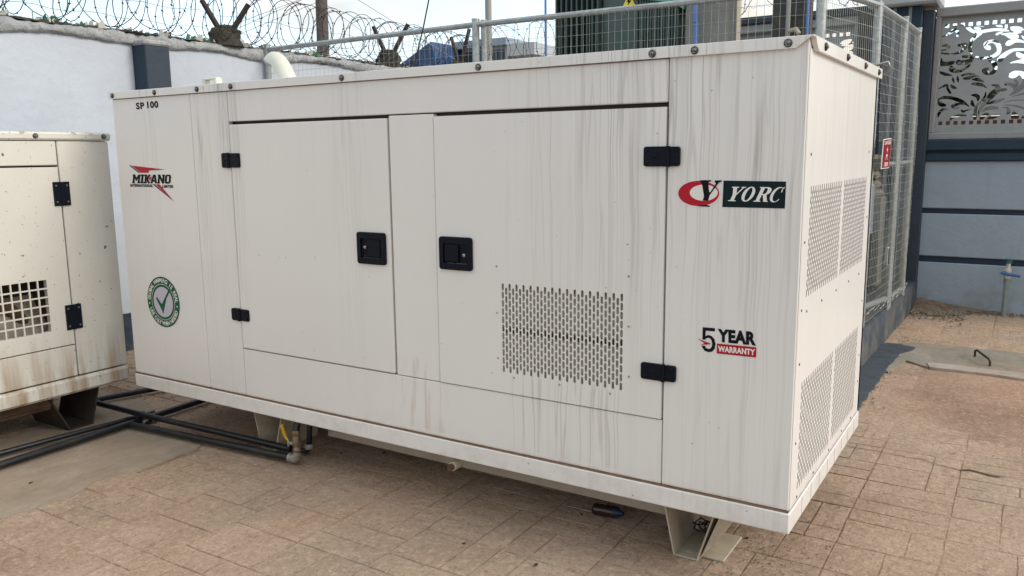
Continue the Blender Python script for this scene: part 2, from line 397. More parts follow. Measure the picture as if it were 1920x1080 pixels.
# ------------------------------------------------------------------ mesh builder
class MB:
    def __init__(s):
        s.v = []; s.f = []; s.mi = []; s.sm = []; s.mats = []

    def mat(s, name):
        if name not in s.mats: s.mats.append(name)
        return s.mats.index(name)

    def add(s, verts, faces, mat, smooth=False):
        o = len(s.v); k = s.mat(mat)
        s.v.extend([tuple(p) for p in verts])
        for f in faces:
            s.f.append(tuple(i + o for i in f)); s.mi.append(k); s.sm.append(smooth)
        return s

    def box(s, a, b, mat, bev=0.0, mtx=None):
        x0, y0, z0 = [min(p, q) for p, q in zip(a, b)]; x1, y1, z1 = [max(p, q) for p, q in zip(a, b)]
        if bev <= 0:
            vs = [(x, y, z) for z in (z0, z1) for y in (y0, y1) for x in (x0, x1)]
            fs = [(0, 2, 3, 1), (4, 5, 7, 6), (0, 1, 5, 4), (2, 6, 7, 3), (0, 4, 6, 2), (1, 3, 7, 5)]
        else:
            bm = bmesh.new(); bmesh.ops.create_cube(bm, size=1)
            for v in bm.verts:
                v.co = Vector(((x0 + x1) / 2 + v.co.x * (x1 - x0), (y0 + y1) / 2 + v.co.y * (y1 - y0), (z0 + z1) / 2 + v.co.z * (z1 - z0)))
            bmesh.ops.bevel(bm, geom=bm.edges[:], offset=min(bev, .45 * min(x1 - x0, y1 - y0, z1 - z0)), segments=1, affect='EDGES')
            bm.verts.index_update()
            vs = [v.co.copy() for v in bm.verts]; fs = [tuple(v.index for v in f.verts) for f in bm.faces]; bm.free()
        if mtx is not None: vs = [mtx @ Vector(p) for p in vs]
        return s.add(vs, fs, mat)

    def cyl(s, p, q, r, mat, r2=None, n=12, smooth=True):
        return s.tube([p, q], [r, r2 if r2 is not None else r], mat, n, smooth)

    def tube(s, pts, r, mat, n=8, smooth=True, closed=False):
        pts = [Vector(p) for p in pts]; m_ = len(pts)
        rs = r if isinstance(r, (list, tuple)) else [r] * m_
        vs = []; fs = []; prev = None
        for i, p in enumerate(pts):
            if closed: t = pts[(i + 1) % m_] - pts[i - 1]
            else: t = pts[min(i + 1, m_ - 1)] - pts[max(i - 1, 0)]
            if t.length < 1e-9: t = Vector((0, 0, 1))
            t.normalize()
            if prev is None:
                a = t.orthogonal().normalized()
            else:
                a = prev - t * prev.dot(t)
                a = a.normalized() if a.length > 1e-6 else t.orthogonal().normalized()
            prev = a; b = t.cross(a)
            for k in range(n):
                c = 2 * PI * k / n
                vs.append(p + (a * math.cos(c) + b * math.sin(c)) * rs[i])
        for i in range(m_ if closed else m_ - 1):
            j = (i + 1) % m_
            for k in range(n):
                k2 = (k + 1) % n
                fs.append((i * n + k, i * n + k2, j * n + k2, j * n + k))
        s.add(vs, fs, mat, smooth)
        if not closed and n > 3:
            s.add(vs[:n], [tuple(range(n - 1, -1, -1))], mat); s.add(vs[-n:], [tuple(range(n))], mat)
        return s

    def lathe(s, base, axis, prof, mat, n=12):
        base = Vector(base); axis = Vector(axis).normalized(); a = axis.orthogonal().normalized(); b = axis.cross(a)
        vs = [base + axis * h + (a * math.cos(2 * PI * k / n) + b * math.sin(2 * PI * k / n)) * max(r, 1e-4) for r, h in prof for k in range(n)]
        fs = [(i * n + k, i * n + (k + 1) % n, (i + 1) * n + (k + 1) % n, (i + 1) * n + k) for i in range(len(prof) - 1) for k in range(n)]
        return s.add(vs, fs, mat, True)

    def prism(s, pts, d, mat):
        """closed polygon (3-D points, one plane) pushed along vector d"""
        pts = [Vector(p) for p in pts]; d = Vector(d); n = len(pts)
        fs = [tuple(range(n)), tuple(range(2 * n - 1, n - 1, -1))] + [(i, (i + 1) % n, n + (i + 1) % n, n + i) for i in range(n)]
        return s.add(pts + [p + d for p in pts], fs, mat)

    def mesh(s, name, mats=None):
        me = bpy.data.meshes.new(name)
        me.from_pydata(s.v, [], s.f)
        for k in s.mats: me.materials.append(M[k])
        me.polygons.foreach_set('material_index', s.mi)
        me.polygons.foreach_set('use_smooth', s.sm)
        bm = bmesh.new(); bm.from_mesh(me)
        if len(bm.faces) < 60000: bmesh.ops.recalc_face_normals(bm, faces=bm.faces)
        bm.to_mesh(me); bm.free(); me.update()
        return me

    def build(s, name, parent=None, label=None, cat=None, group=None, kind=None, origin=None):
        me = s.mesh(name)
        o = bpy.data.objects.new(name, me); COL.objects.link(o)
        if origin is not None:
            me.transform(Matrix.Translation(-Vector(origin))); o.location = origin
        if parent is not None: adopt(o, parent)
        return tag(o, label, cat, group, kind)


WLOC = {}


def wloc(o):
    v = Vector(o.location)
    return v + wloc(o.parent) if o.parent else v


def adopt(o, parent):
    o.parent = parent
    o.location = Vector(o.location) - wloc(parent)


def tag(o, label=None, cat=None, group=None, kind=None):
    if label: o['label'] = label
    if cat: o['category'] = cat
    if group: o['group'] = group
    if kind: o['kind'] = kind
    return o


def thing(name, loc, label, cat, group=None):
    o = bpy.data.objects.new(name, None); COL.objects.link(o); o.location = loc
    o.empty_display_size = .1
    return tag(o, label, cat, group)


def curve_mesh(polys, name='shape'):
    """2-D filled curve (even-odd) -> (verts2d, faces)"""
    cu = bpy.data.curves.new(name, 'CURVE'); cu.dimensions = '2D'; cu.fill_mode = 'FRONT' if hasattr(cu, 'fill_mode') else 'BOTH'
    for poly in polys:
        sp = cu.splines.new('POLY'); sp.points.add(len(poly) - 1)
        for i, (x, y) in enumerate(poly): sp.points[i].co = (x, y, 0, 1)
        sp.use_cyclic_u = True
    o = bpy.data.objects.new(name, cu); COL.objects.link(o)
    dg = bpy.context.evaluated_depsgraph_get(); dg.update()
    me = bpy.data.meshes.new_from_object(o.evaluated_get(dg))
    vs = [(v.co.x, v.co.y) for v in me.vertices]; fs = [tuple(p.vertices) for p in me.polygons]
    bpy.data.objects.remove(o); bpy.data.curves.remove(cu); bpy.data.meshes.remove(me)
    return vs, fs


def text_mesh(body, size=1, shear=0, offset=0, spacing=1, align='LEFT'):
    cu = bpy.data.curves.new('t', 'FONT'); cu.body = body; cu.size = size; cu.shear = shear; cu.offset = offset
    cu.space_character = spacing; cu.align_x = align; cu.resolution_u = 4
    o = bpy.data.objects.new('t', cu); COL.objects.link(o)
    dg = bpy.context.evaluated_depsgraph_get(); dg.update()
    me = bpy.data.meshes.new_from_object(o.evaluated_get(dg))
    vs = [(v.co.x, v.co.y) for v in me.vertices]; fs = [tuple(p.vertices) for p in me.polygons]
    bpy.data.objects.remove(o); bpy.data.curves.remove(cu); bpy.data.meshes.remove(me)
    return vs, fs


def rrect(x0, z0, x1, z1, r, n=5):
    out = []
    for cx_, cz_, a0 in ((x1 - r, z1 - r, 0), (x0 + r, z1 - r, PI / 2), (x0 + r, z0 + r, PI), (x1 - r, z0 + r, 3 * PI / 2)):
        out += [(cx_ + r * math.cos(a0 + PI / 2 * i / n), cz_ + r * math.sin(a0 + PI / 2 * i / n)) for i in range(n + 1)]
    return out


def rplate(mb, x0, z0, x1, z1, r, y0, y1, mat, hole=None):
    pls = [rrect(x0 + .002, z0 + .002, x1 - .002, z1 - .002, r)] + ([rrect(*hole)] if hole else [])
    vs, fs = curve_mesh(pls); mb.add([(x, y0, z) for x, z in vs], fs, mat)
    a_ = rrect(x0, z0, x1, z1, r); n = len(a_)
    rows = [[(x, y0, z) for x, z in pls[0]], [(x, y0 + .002, z) for x, z in a_], [(x, y1, z) for x, z in a_]]
    for p_, q_ in zip(rows, rows[1:]): mb.add(p_ + q_, [(i, (i + 1) % n, n + (i + 1) % n, n + i) for i in range(n)], mat)
    if hole:
        h_ = rrect(*hole); n = len(h_); mb.add([(x, y0, z) for x, z in h_] + [(x, y1, z) for x, z in h_], [(i, (i + 1) % n, n + (i + 1) % n, n + i) for i in range(n)], mat)


def fit_text(mb, body, box, place, mat, shear=0, offset=0, spacing=1):
    """text scaled to exactly fill box=(u0,v0,u1,v1); place(u,v) -> 3-D"""
    vs, fs = text_mesh(body, 1, shear, offset, spacing)
    xs = [v[0] for v in vs]; ys = [v[1] for v in vs]
    u0, v0, u1, v1 = box
    sx = (u1 - u0) / (max(xs) - min(xs)); sy = (v1 - v0) / (max(ys) - min(ys))
    mb.add([place(u0 + (x - min(xs)) * sx, v0 + (y - min(ys)) * sy) for x, y in vs], fs, mat)


def poly(mb, polys, place, mat):
    vs, fs = curve_mesh(polys)
    mb.add([place(x, y) for x, y in vs], fs, mat)


def front(off):
    return lambda u, v: Vector((u, off, v))


def perforated(mb, P0, U, V, Nn, cols, rows, pc, pr, w, h, mat, depth=.0025):
    """staggered slots: real holes with rims. P0 = lower-left corner; U, V unit; Nn outward"""
    P0 = Vector(P0); U = Vector(U); V = Vector(V); Nn = Vector(Nn)
    k = 4
    ring = []
    for i in range(k + 1):
        a = PI * i / k; ring.append((math.cos(a) * w / 2, (h - w) / 2 + math.sin(a) * w / 2))
    for i in range(k + 1):
        a = PI + PI * i / k; ring.append((math.cos(a) * w / 2, -(h - w) / 2 + math.sin(a) * w / 2))
    cw_, ch = pc / 2, pr / 2
    outer = []
    for i in range(k + 1):
        t = i / k; outer.append((cw_ - 2 * cw_ * t, ch))
    for i in range(k + 1):
        t = i / k; outer.append((-cw_ + 2 * cw_ * t, -ch))
    n = len(ring)
    H = rows * pr
    for c in range(cols):
        u = pc * (c + .5); stag = (c % 2 == 1); nr = rows - 1 if stag else rows; off = pr / 2 if stag else 0
        if stag:
            for z0, z1 in ((0, off), (H - off, H)):
                q = [P0 + U * (u + a) + V * b for a, b in ((-cw_, z0), (cw_, z0), (cw_, z1), (-cw_, z1))]
                mb.add(q, [(0, 1, 2, 3)], mat)
        for r in range(nr):
            v = off + pr * (r + .5)
            C = P0 + U * u + V * v
            vs = [C + U * a + V * b for a, b in outer] + [C + U * a + V * b for a, b in ring] + [C + U * a + V * b - Nn * depth for a, b in ring]
            fs = []
            for i in range(n):
                j = (i + 1) % n
                fs.append((i, j, n + j, n + i)); fs.append((n + i, n + j, 2 * n + j, 2 * n + i))
            mb.add(vs, fs, mat)
    return cols * pc, H


def frame_rect(mb, place, outer, inner, mat, d):
    """flat rectangle with a rectangular hole; place(u,v)->3-D, thickness vector d"""
    u0, v0, u1, v1 = outer; a0, b0, a1, b1 = inner
    for r in ((u0, v0, u1, b0), (u0, b1, u1, v1), (u0, b0, a0, b1), (a1, b0, u1, b1)):
        if r[2] - r[0] > 1e-5 and r[3] - r[1] > 1e-5:
            mb.prism([place(r[0], r[1]), place(r[2], r[1]), place(r[2], r[3]), place(r[0], r[3])], d, mat)


# ------------------------------------------------------------------ ground, pavement
random.seed(4)
g = MB()
g.add([(-150, -60, -.02), (150, -60, -.02), (150, 250, -.02), (-150, 250, -.02)], [(0, 1, 2, 3)], 'earth')
g.build('ground', kind='structure')
g = MB()
nx, ny = 400, 440


def dust(x, y):
    """height of the dust and mortar lying between and over the pavers"""
    n_ = noise.noise(Vector((x * 1.1, y * 1.1, 2.0))) + .5 * noise.noise(Vector((x * 3.1, y * 3.1, 7.0))) + .25 * noise.noise(Vector((x * 9, y * 9, 1.0)))
    left = max(0, min(1, (2.7 - x) / 1.2))
    far = max(0, min(1, (y - 1.2) / .9))
    return min(-.0050 + .0030 * n_ + .0016 * left + .0022 * far, .0012) + .0005 * noise.noise(Vector((x * 22, y * 22, 0)))


xs_ = [-1.8 + 8.8 * i / nx for i in range(nx + 1)]; ys_ = [-3.6 + 9.7 * j / ny for j in range(ny + 1)]
vs = [(x, y, dust(x, y)) for y in ys_ for x in xs_]
g.add(vs, [(j * (nx + 1) + i, j * (nx + 1) + i + 1, (j + 1) * (nx + 1) + i + 1, (j + 1) * (nx + 1) + i) for j in range(ny) for i in range(nx)], 'pavebase', True)
pavement = g.build('pavement', kind='structure')

UN = .1205
paver_mesh = {}


def get_paver(wu, hu, var):
    key = (wu, hu, var)
    if key in paver_mesh: return paver_mesh[key]
    r = random.Random(int(wu * 10) * 100 + int(hu * 10) * 10 + var)
    w, h = wu * UN - .007, hu * UN - .007
    kx, ky = 3, 2
    mb = MB(); vs = []
    for j in range(ky + 1):
        for i in range(kx + 1):
            x = -w / 2 + w * i / kx; y = -h / 2 + h * j / ky
            e = i in (0, kx) or j in (0, ky)
            vs.append((x + r.uniform(-.0025, .0025), y + r.uniform(-.0025, .0025), r.uniform(-.0015, .0012) - (.0016 if e else 0)))
    fs = [(j * (kx + 1) + i, j * (kx + 1) + i + 1, (j + 1) * (kx + 1) + i + 1, (j + 1) * (kx + 1) + i) for j in range(ky) for i in range(kx)]
    rim = [i for i in range(kx + 1)] + [j * (kx + 1) + kx for j in range(1, ky + 1)] + [ky * (kx + 1) + i for i in range(kx - 1, -1, -1)] + [j * (kx + 1) for j in range(ky - 1, 0, -1)]
    n0 = len(vs)
    for i in rim:
        p = Vector(vs[i]); vs.append((p.x * (1 + .004 / w), p.y * (1 + .004 / h), -.009))
    for a in range(len(rim)):
        b = (a + 1) % len(rim)
        fs.append((rim[a], n0 + a, n0 + b, rim[b]))
    mb.add(vs, fs, 'paver')
    paver_mesh[key] = mb.mesh('paver')
    return paver_mesh[key]


cells = []
random.seed(11)
for ci in range(-15, 9):
    x0 = 3.62 + ci * .3625
    y = -3.3 + random.choice((0, .12, .24))
    while y < 5.95:
        rows = random.choice((((3,), 1), ((1.5, 1.5), 2), ((1, 2), 2), ((2, 1), 2), ((3,), 1), ((2, 1), 1)))
        ws, hh = rows
        xo = x0
        for w_ in ws:
            cells.append((xo + w_ * UN / 2, y + hh * UN / 2, w_, hh)); xo += w_ * UN
        y += hh * UN


def inpoly(x, y, pg):
    c = False; j = len(pg) - 1
    for i in range(len(pg)):
        if (pg[i][1] > y) != (pg[j][1] > y) and x < (pg[j][0] - pg[i][0]) * (y - pg[i][1]) / (pg[j][1] - pg[i][1]) + pg[i][0]: c = not c
        j = i
    return c


def gpoly(pts):
    return [tuple(at(a, b, z=0)[:2]) for a, b in pts]


cement_poly = gpoly([(-60, 900), (0, 972), (60, 955), (130, 935), (175, 905), (200, 893), (262, 880), (330, 860), (372, 836), (372, 822), (350, 814), (290, 806), (262, 800), (300, 770), (260, 745), (180, 730), (60, 800), (-60, 860)])
worn_poly = gpoly([(1625, 775), (1660, 742), (1690, 712), (1740, 694), (1830, 706), (1990, 722), (2100, 860), (1990, 850), (1900, 838), (1800, 812), (1700, 800)])
strip_poly = gpoly([(1640, 668), (1680, 650), (1712, 644), (1800, 652), (1930, 666), (2060, 676), (2060, 732), (1920, 714), (1825, 700), (1738, 690), (1700, 678), (1665, 700), (1650, 690)])


def hidden(x, y):
    """is the ground point behind one of the two generators as seen in the photograph?"""
    P = Vector((x, y, 0)); d = P - CP
    for lo, hi in (((0, 0, .25), (3.56, 1.28, 1.85)), ((-1.3, -2.9, .24), (-.2, .08, 1.64))):
        t0, t1 = 0.0, 1.0
        for i in range(3):
            if abs(d[i]) < 1e-9: continue
            a, b = (lo[i] - CP[i]) / d[i], (hi[i] - CP[i]) / d[i]
            if a > b: a, b = b, a
            t0, t1 = max(t0, a), min(t1, b)
        if t0 < t1: return True
    return False


vis, rest = [], []
for (x, y, w_, h_) in cells:
    if not (-1.75 < x < 6.9): continue
    if any(inpoly(x, y, pg) for pg in (cement_poly, worn_poly, strip_poly)): continue
    if x < 3.36 and y > 2.6: continue
    px, py, dz = project((x, y, 0)) if (Vector((x, y, 0)) - CP).dot(CF) > .1 else (9999, 9999, 1)
    if -40 < px < 1960 and py < 1130 and not hidden(x, y):
        vis.append((w_ * h_ / dz ** 3, x, y, w_, h_))
    elif y < 3: rest.append((x, y, w_, h_))
vis.sort(reverse=True)
for k, (a, x, y, w_, h_) in enumerate(vis[:300]):
    o = bpy.data.objects.new('paver', get_paver(w_, h_, random.randrange(4)))
    COL.objects.link(o); o.parent = pavement
    worn = .0016 * noise.noise(Vector((x * .9, y * .9, 4)))
    o.location = (x, y, worn); o.rotation_euler = (random.uniform(-.003, .003), random.uniform(-.003, .003), random.uniform(-.012, .012))
rest += [v[1:] for v in vis[300:]]
g = MB()
for (x, y, w_, h_) in rest:
    w, h = w_ * UN / 2 - .005, h_ * UN / 2 - .005
    z = random.uniform(-.0012, .0004)
    g.box((x - w, y - h, -.01), (x + w, y + h, z), 'paver')
g.build('paver_field', parent=pavement, kind='stuff')


def flat_patch(name, pg, z, mat, jit=.03, thick=.006, label=None):
    """irregular slab with a feathered ragged rim"""
    pts = []
    n = len(pg)
    for i in range(n):
        a, b = Vector(pg[i]), Vector(pg[(i + 1) % n]); L_ = (b - a).length; k = max(1, int(L_ / .05))
        for j in range(k):
            p = a.lerp(b, j / k)
            nrm = Vector((-(b - a).y, (b - a).x)).normalized()
            p = p + nrm * jit * (noise.noise(Vector((p.x * 7, p.y * 7, 1))) + .4 * noise.noise(Vector((p.x * 25, p.y * 25, 2))))
            pts.append((p.x, p.y))
    vs, fs = curve_mesh([pts])
    mb = MB(); mb.add([(x, y, z) for x, y in vs], fs, mat)
    nn = len(pts)
    mb.add([(x, y, z) for x, y in pts] + [(x, y, z - thick) for x, y in pts], [(i, (i + 1) % nn, nn + (i + 1) % nn, nn + i) for i in range(nn)], mat)
    return mb.build(name, kind='structure')


flat_patch('cement_patch', cement_poly, .0028, 'cement', .045, .008)
flat_patch('channel_slab', strip_poly, .010, 'strip', .012, .02)
spill = gpoly([(1560, 790), (1560, 720), (1600, 690), (1640, 655), (1660, 646), (1685, 648), (1718, 655), (1712, 660), (1684, 668), (1672, 684), (1655, 704), (1640, 726), (1622, 748), (1608, 775)])
flat_patch('paint_spill', spill, .0150, 'spill', .02, .022)

cr = [(1588, 838), (1625, 843), (1670, 851), (1700, 858), (1730, 862), (1760, 872), (1790, 880), (1830, 884), (1862, 894), (1890, 896)]
pts = [at(a_, b_, z=0) for a_, b_ in cr]; fine = []
for i in range(len(pts) - 1):
    for j in range(8):
        p = pts[i].lerp(pts[i + 1], j / 8); p.y += .010 * noise.noise(Vector((p.x * 30, 2, 0))); fine.append(p)
g = MB(); vs = []
for i, p in enumerate(fine):
    w = .0022 + .0035 * abs(noise.noise(Vector((p.x * 12, 5, 0)))) + (.006 if 50 < i < 68 else 0)
    vs += [(p.x, p.y - w, .0030), (p.x, p.y + w, .0030)]
g.add(vs, [(2 * i, 2 * i + 2, 2 * i + 3, 2 * i + 1) for i in range(len(fine) - 1)], 'jointdirt')
g.build('crack', pavement)
flat_patch('mortar_edge', gpoly([(1738, 684), (1790, 688), (1860, 697), (1930, 704), (2060, 716), (2060, 733), (1925, 715), (1830, 702), (1742, 692)]), .016, 'lightmortar', .012, .018)
# dirt fillets along the wall and plinth, gravel, soil crumbs
g = MB()
random.seed(7)


def crumb(mb, x, y, s, mat, z=.0):
    vs = []
    for dx, dy, dz in ((1, 0, 0), (-1, 0, 0), (0, 1, 0), (0, -1, 0), (0, 0, .8), (0, 0, -.5)):
        vs.append((x + (dx + random.uniform(-.3, .3)) * s, y + (dy + random.uniform(-.3, .3)) * s, z + s * .3 + (dz + random.uniform(-.2, .2)) * s))
    mb.add(vs, [(0, 2, 4), (2, 1, 4), (1, 3, 4), (3, 0, 4), (2, 0, 5), (1, 2, 5), (3, 1, 5), (0, 3, 5)], mat)


for _ in range(600):
    x = random.uniform(.3, 4.6); y = random.uniform(-1.3, 2.6)
    crumb(g, x, y, random.choice((.0015, .002, .003)), 'gravel')
for _ in range(260):                                          # crumbs beside the right foot
    x = random.gauss(3.42, .16); y = random.gauss(.28, .13)
    crumb(g, x, y, random.choice((.002, .003, .0045)), 'gravel')
for _ in range(400):                                          # behind the small generator
    x = random.uniform(-1.5, .2); y = random.uniform(.35, 1.4)
    crumb(g, x, y, random.choice((.003, .005, .008)), 'debris')
for _ in range(500):                                          # foot of the back wall
    x = random.uniform(3.30, 3.75) ; y = 6.0 - abs(random.gauss(0, .28)); crumb(g, x, y, random.choice((.006, .01, .016)), 'debris', .01)
for _ in range(260):
    x = random.uniform(3.3, 4.9); y = 6.03 - abs(random.gauss(0, .06)); crumb(g, x, y, random.choice((.006, .01, .014)), 'dirt', .005)
for _ in range(300):
    t = random.random(); y = 2.4 + 2.2 * t; crumb(g, 3.36 + abs(random.gauss(0, .05)), y, random.choice((.004, .007)), 'gravel', .004)
g.build('gravel', label='scattered gravel and crumbs of soil lying on the paving', kind='stuff')

g = MB()                                                       # heap in the wall corner
for k in range(2):
    pass
n = 26; vs = []; fs = []
for j in range(n + 1):
    for i in range(n + 1):
        x = 3.30 + .75 * i / n; y = 5.35 + .72 * j / n
        d = math.hypot((x - 3.30) / .55, (y - 6.07) / .5)
        h = .075 * max(0, 1 - d) + .018 * max(0, 1 - d) * noise.noise(Vector((x * 18, y * 18, 0))) + .02 * max(0, 1 - abs(y - 6.07) / .12) - .004
        vs.append((x, y, h + .006 * noise.noise(Vector((x * 40, y * 40, 3)))))
for j in range(n):
    for i in range(n):
        fs.append((j * (n + 1) + i, j * (n + 1) + i + 1, (j + 1) * (n + 1) + i + 1, (j + 1) * (n + 1) + i))
g.add(vs, fs, 'dirt', True)
g.build('soil_heap', label='low heap of loose grey brown soil in the corner of plinth and back wall', kind='stuff')

# ------------------------------------------------------------------ left boundary wall
WX = -1.8
bw = thing('boundary_wall', (WX, 1.5, 0), 'pale blue boundary wall topped with rough cement and broken glass behind the generators', 'wall')
g = MB()
g.box((WX - .18, -6.5, .30), (WX, 6.28, 2.385), 'wall_l'); g.build('wall_face', bw)
g = MB(); g.box((WX - .17, -6.5, -.05), (WX + .004, 6.27, .30), 'navy'); g.build('base_band', bw)
g = MB()
ny_ = 620; prof = [(-.20, 2.372), (-.20, 2.445), (-.06, 2.462), (.02, 2.452), (.038, 2.43), (.040, 2.40), (.028, 2.375), (-.004, 2.362)]
vs = []
for j in range(ny_ + 1):
    y = -6.5 + 12.8 * j / ny_
    for k, (dx, z) in enumerate(prof):
        nn_ = noise.noise(Vector((y * 2.3, k * .35, 0))) * .016 + noise.noise(Vector((y * 11, k * 1.7, 5))) * .016 + noise.noise(Vector((y * 34, k * 3.1, 9))) * .010
        lowr = .045 * noise.noise(Vector((y * 1.3, 7.7, 0))) if k >= 6 else 0
        vs.append((WX + dx + nn_ * .7, y, z + nn_ + lowr - (.045 * max(0, 1 - abs(y + .0) / .9) if k >= 6 else 0)))
K = len(prof)
g.add(vs, [(j * K + k, j * K + k + 1, (j + 1) * K + k + 1, (j + 1) * K + k) for j in range(ny_) for k in range(K - 1)], 'coping', True)
g.build('coping', bw)
g = MB(); vs = []
for j in range(ny_ + 1):
    y = -6.5 + 12.8 * j / ny_
    for k, (dx, z) in enumerate(((-.18, 2.45), (-.1, 2.47), (-.02, 2.474), (.012, 2.455))):
        nn_ = noise.noise(Vector((y * 6, k * 1.4, 20))) * .014 + noise.noise(Vector((y * 24, k * 2, 3))) * .008
        vs.append((WX + dx, y, z + nn_))
g.add(vs, [(j * 4 + k, j * 4 + k + 1, (j + 1) * 4 + k + 1, (j + 1) * 4 + k) for j in range(ny_) for k in range(3)], 'topdirt', True)
g.build('mossy_top', bw)
g = MB(); random.seed(21)
for _ in range(230):                                           # broken bottle glass
    y = random.uniform(-1.2, 6.1); x = WX + random.uniform(-.14, .0)
    if random.random() < .35: y = random.choice((.45, .75, 1.05, 1.7, 2.0, 3.3)) + random.uniform(-.08, .08)
    h = random.uniform(.02, .065); w = random.uniform(.012, .035); a = random.uniform(0, PI); mt = random.choice(('glass_g', 'glass_c', 'glass_c', 'glass_c'))
    ca, sa = math.cos(a) * w, math.sin(a) * w; lx, ly = random.uniform(-.02, .02), random.uniform(-.02, .02)
    b0 = Vector((x, y, 2.46))
    g.prism([b0 + Vector((-ca, -sa, 0)), b0 + Vector((ca, sa, 0)), b0 + Vector((ca * random.uniform(0, 1) + lx, sa * .5 + ly, h)), b0 + Vector((-ca * random.uniform(.2, 1) + lx, -sa * .6 + ly, h * random.uniform(.3, 1)))], (sa * .12 + .003, -ca * .12 + .003, 0), mt)
g.build('broken_glass', bw, kind='stuff')
# pillar with two dark painted faces
g = MB(); g.box((WX + .001, 1.353, .30), (WX + .16, 1.565, 2.362), 'navyl', .006)
g.box((WX + .003, 1.350, .30), (WX + .158, 1.3535, 2.36), 'navy')
g.build('pillar', bw)
g = MB(); g.box((WX + .002, 1.340, 2.360), (WX + .172, 1.578, 2.40), 'coping', .012); g.build('pillar_cap', bw)
g = MB(); [crumb(g, WX + random.uniform(-.06, .05), 1.42 + random.gauss(0, .10), random.uniform(.018, .035), 'topdirt', 2.45) for _ in range(26)]; g.build('mossy_lump', bw)

# brackets for the wire
for (yy, hw, tips, lab) in ((2.285, .23, ((378, 0), (466, 8)), 'rusty V shaped wire bracket nearest the dark pillar, on a clump of old cement'), (4.44, .25, ((700, 50), (765, 45)), 'rusty V shaped wire bracket in the middle of the wall, seen through the fence mesh'), (5.76, .22, ((846, 70), (880, 54)), 'farthest rusty V shaped wire bracket, by the blue roof')):
    t = thing('wire_bracket', (WX - .05, yy, 2.45), lab, 'bracket', 'V shaped brackets on the wall top')
    c = Vector((WX - .05, yy, 2.60))
    for sgn, (px_, py_) in ((-1, tips[0]), (1, tips[1])):
        a = at(px_, py_, x=c.x + sgn * hw * .8)
        g = MB(); g.tube([c + Vector((-sgn * .02, 0, -.12)), a], [.026, .022], 'rustdark', 4, False); g.build('arm', t)
    g = MB(); vs = []
    for j in range(9):
        for i in range(12):
            ph = 2 * PI * i / 12; el = j / 8 * PI / 2
            r = 1 + .5 * noise.noise(Vector((math.cos(ph) * 2.3, math.sin(ph) * 2.3, j * .8 + yy)))
            vs.append((c.x + math.cos(ph) * math.cos(el) * .12 * r, c.y + math.sin(ph) * math.cos(el) * .15 * r, 2.45 + .17 * math.sin(el) ** .6 * (.55 + .5 * r)))
    g.add(vs, [(j * 12 + i, j * 12 + (i + 1) % 12, (j + 1) * 12 + (i + 1) % 12, (j + 1) * 12 + i) for j in range(8) for i in range(12)], 'topdirt', False)
    g.build('cement_clump', t)


def coil(name, p0, p1, r, turns, seed, label, base):
    random.seed(seed)
    p0 = Vector(p0); p1 = Vector(p1); ax = (p1 - p0).normalized(); L_ = (p1 - p0).length
    side = ax.cross(Vector((0, 0, 1))).normalized()
    g = MB()
    for hand in (1, -1):
        pts = []; ns = turns * 22
        ph0 = random.uniform(0, 6)
        for i in range(ns + 1):
            tt = i / ns; a = hand * (2 * PI * turns * tt) + ph0
            sway = .10 * math.sin(a * .5 + hand) + .05 * noise.noise(Vector((tt * 40, hand * 3, seed)))
            rr = r * (1 + .14 * noise.noise(Vector((tt * turns * .7, hand * 5, seed))))
            p = p0 + ax * (L_ * tt + sway) + side * math.cos(a) * rr + Vector((0, 0, 1)) * (math.sin(a) * rr * .96)
            p.z += .02 * noise.noise(Vector((tt * 9, 3, hand)))
            pts.append(p)
        g.tube(pts, .0034, 'razor', 4, True)
        for i in range(2, ns, 3):
            p = pts[i]; d = (pts[i + 1] - pts[i - 1]).normalized()
            o1 = d.orthogonal().normalized(); q = Matrix.Rotation(random.uniform(0, 6), 3, d) @ o1
            g.add([p - d * .006 + q * .002, p + d * .006 + q * .002, p + q * .018 + d * .008], [(0, 1, 2)], 'razor')
            g.add([p - d * .006 - q * .002, p + d * .006 - q * .002, p - q * .018 - d * .008], [(0, 1, 2)], 'razor')
            g.tube([p - d * .007, p, p + d * .007], [.0045, .0075, .0045], 'razor', 4)
    for dz in (-.6, .0):
        g.tube([p0 + ax * (L_ * i / 60) + Vector((0, 0, dz * r + .01 * math.sin(i * 1.7))) + side * (.02 * math.sin(i)) for i in range(61)], .0018, 'razor', 3)
    return g.build(name, label=label, cat='wire', group='barbed wire coils on the boundary walls')


coil('barbed_wire_coil', (WX - .02, -1.3, 2.70), (WX - .02, 6.0, 2.71), .225, 34, 3, 'long coil of barbed wire running along the top of the pale blue left wall', 2.46)

# ------------------------------------------------------------------ back wall with panels
YB = 6.1
bk = thing('back_wall', (3.9, YB, 0), 'grey blue back wall with navy bands, mouldings and cut metal screens', 'wall')


def wall_block(x0, x1, z0, z1, mat='wall_b', name='wall_panel', y0=YB, dep=.2, bev=.008):
    g = MB(); g.box((x0, y0, z0), (x1, y0 + dep, z1), mat, bev); return g.build(name, bk)


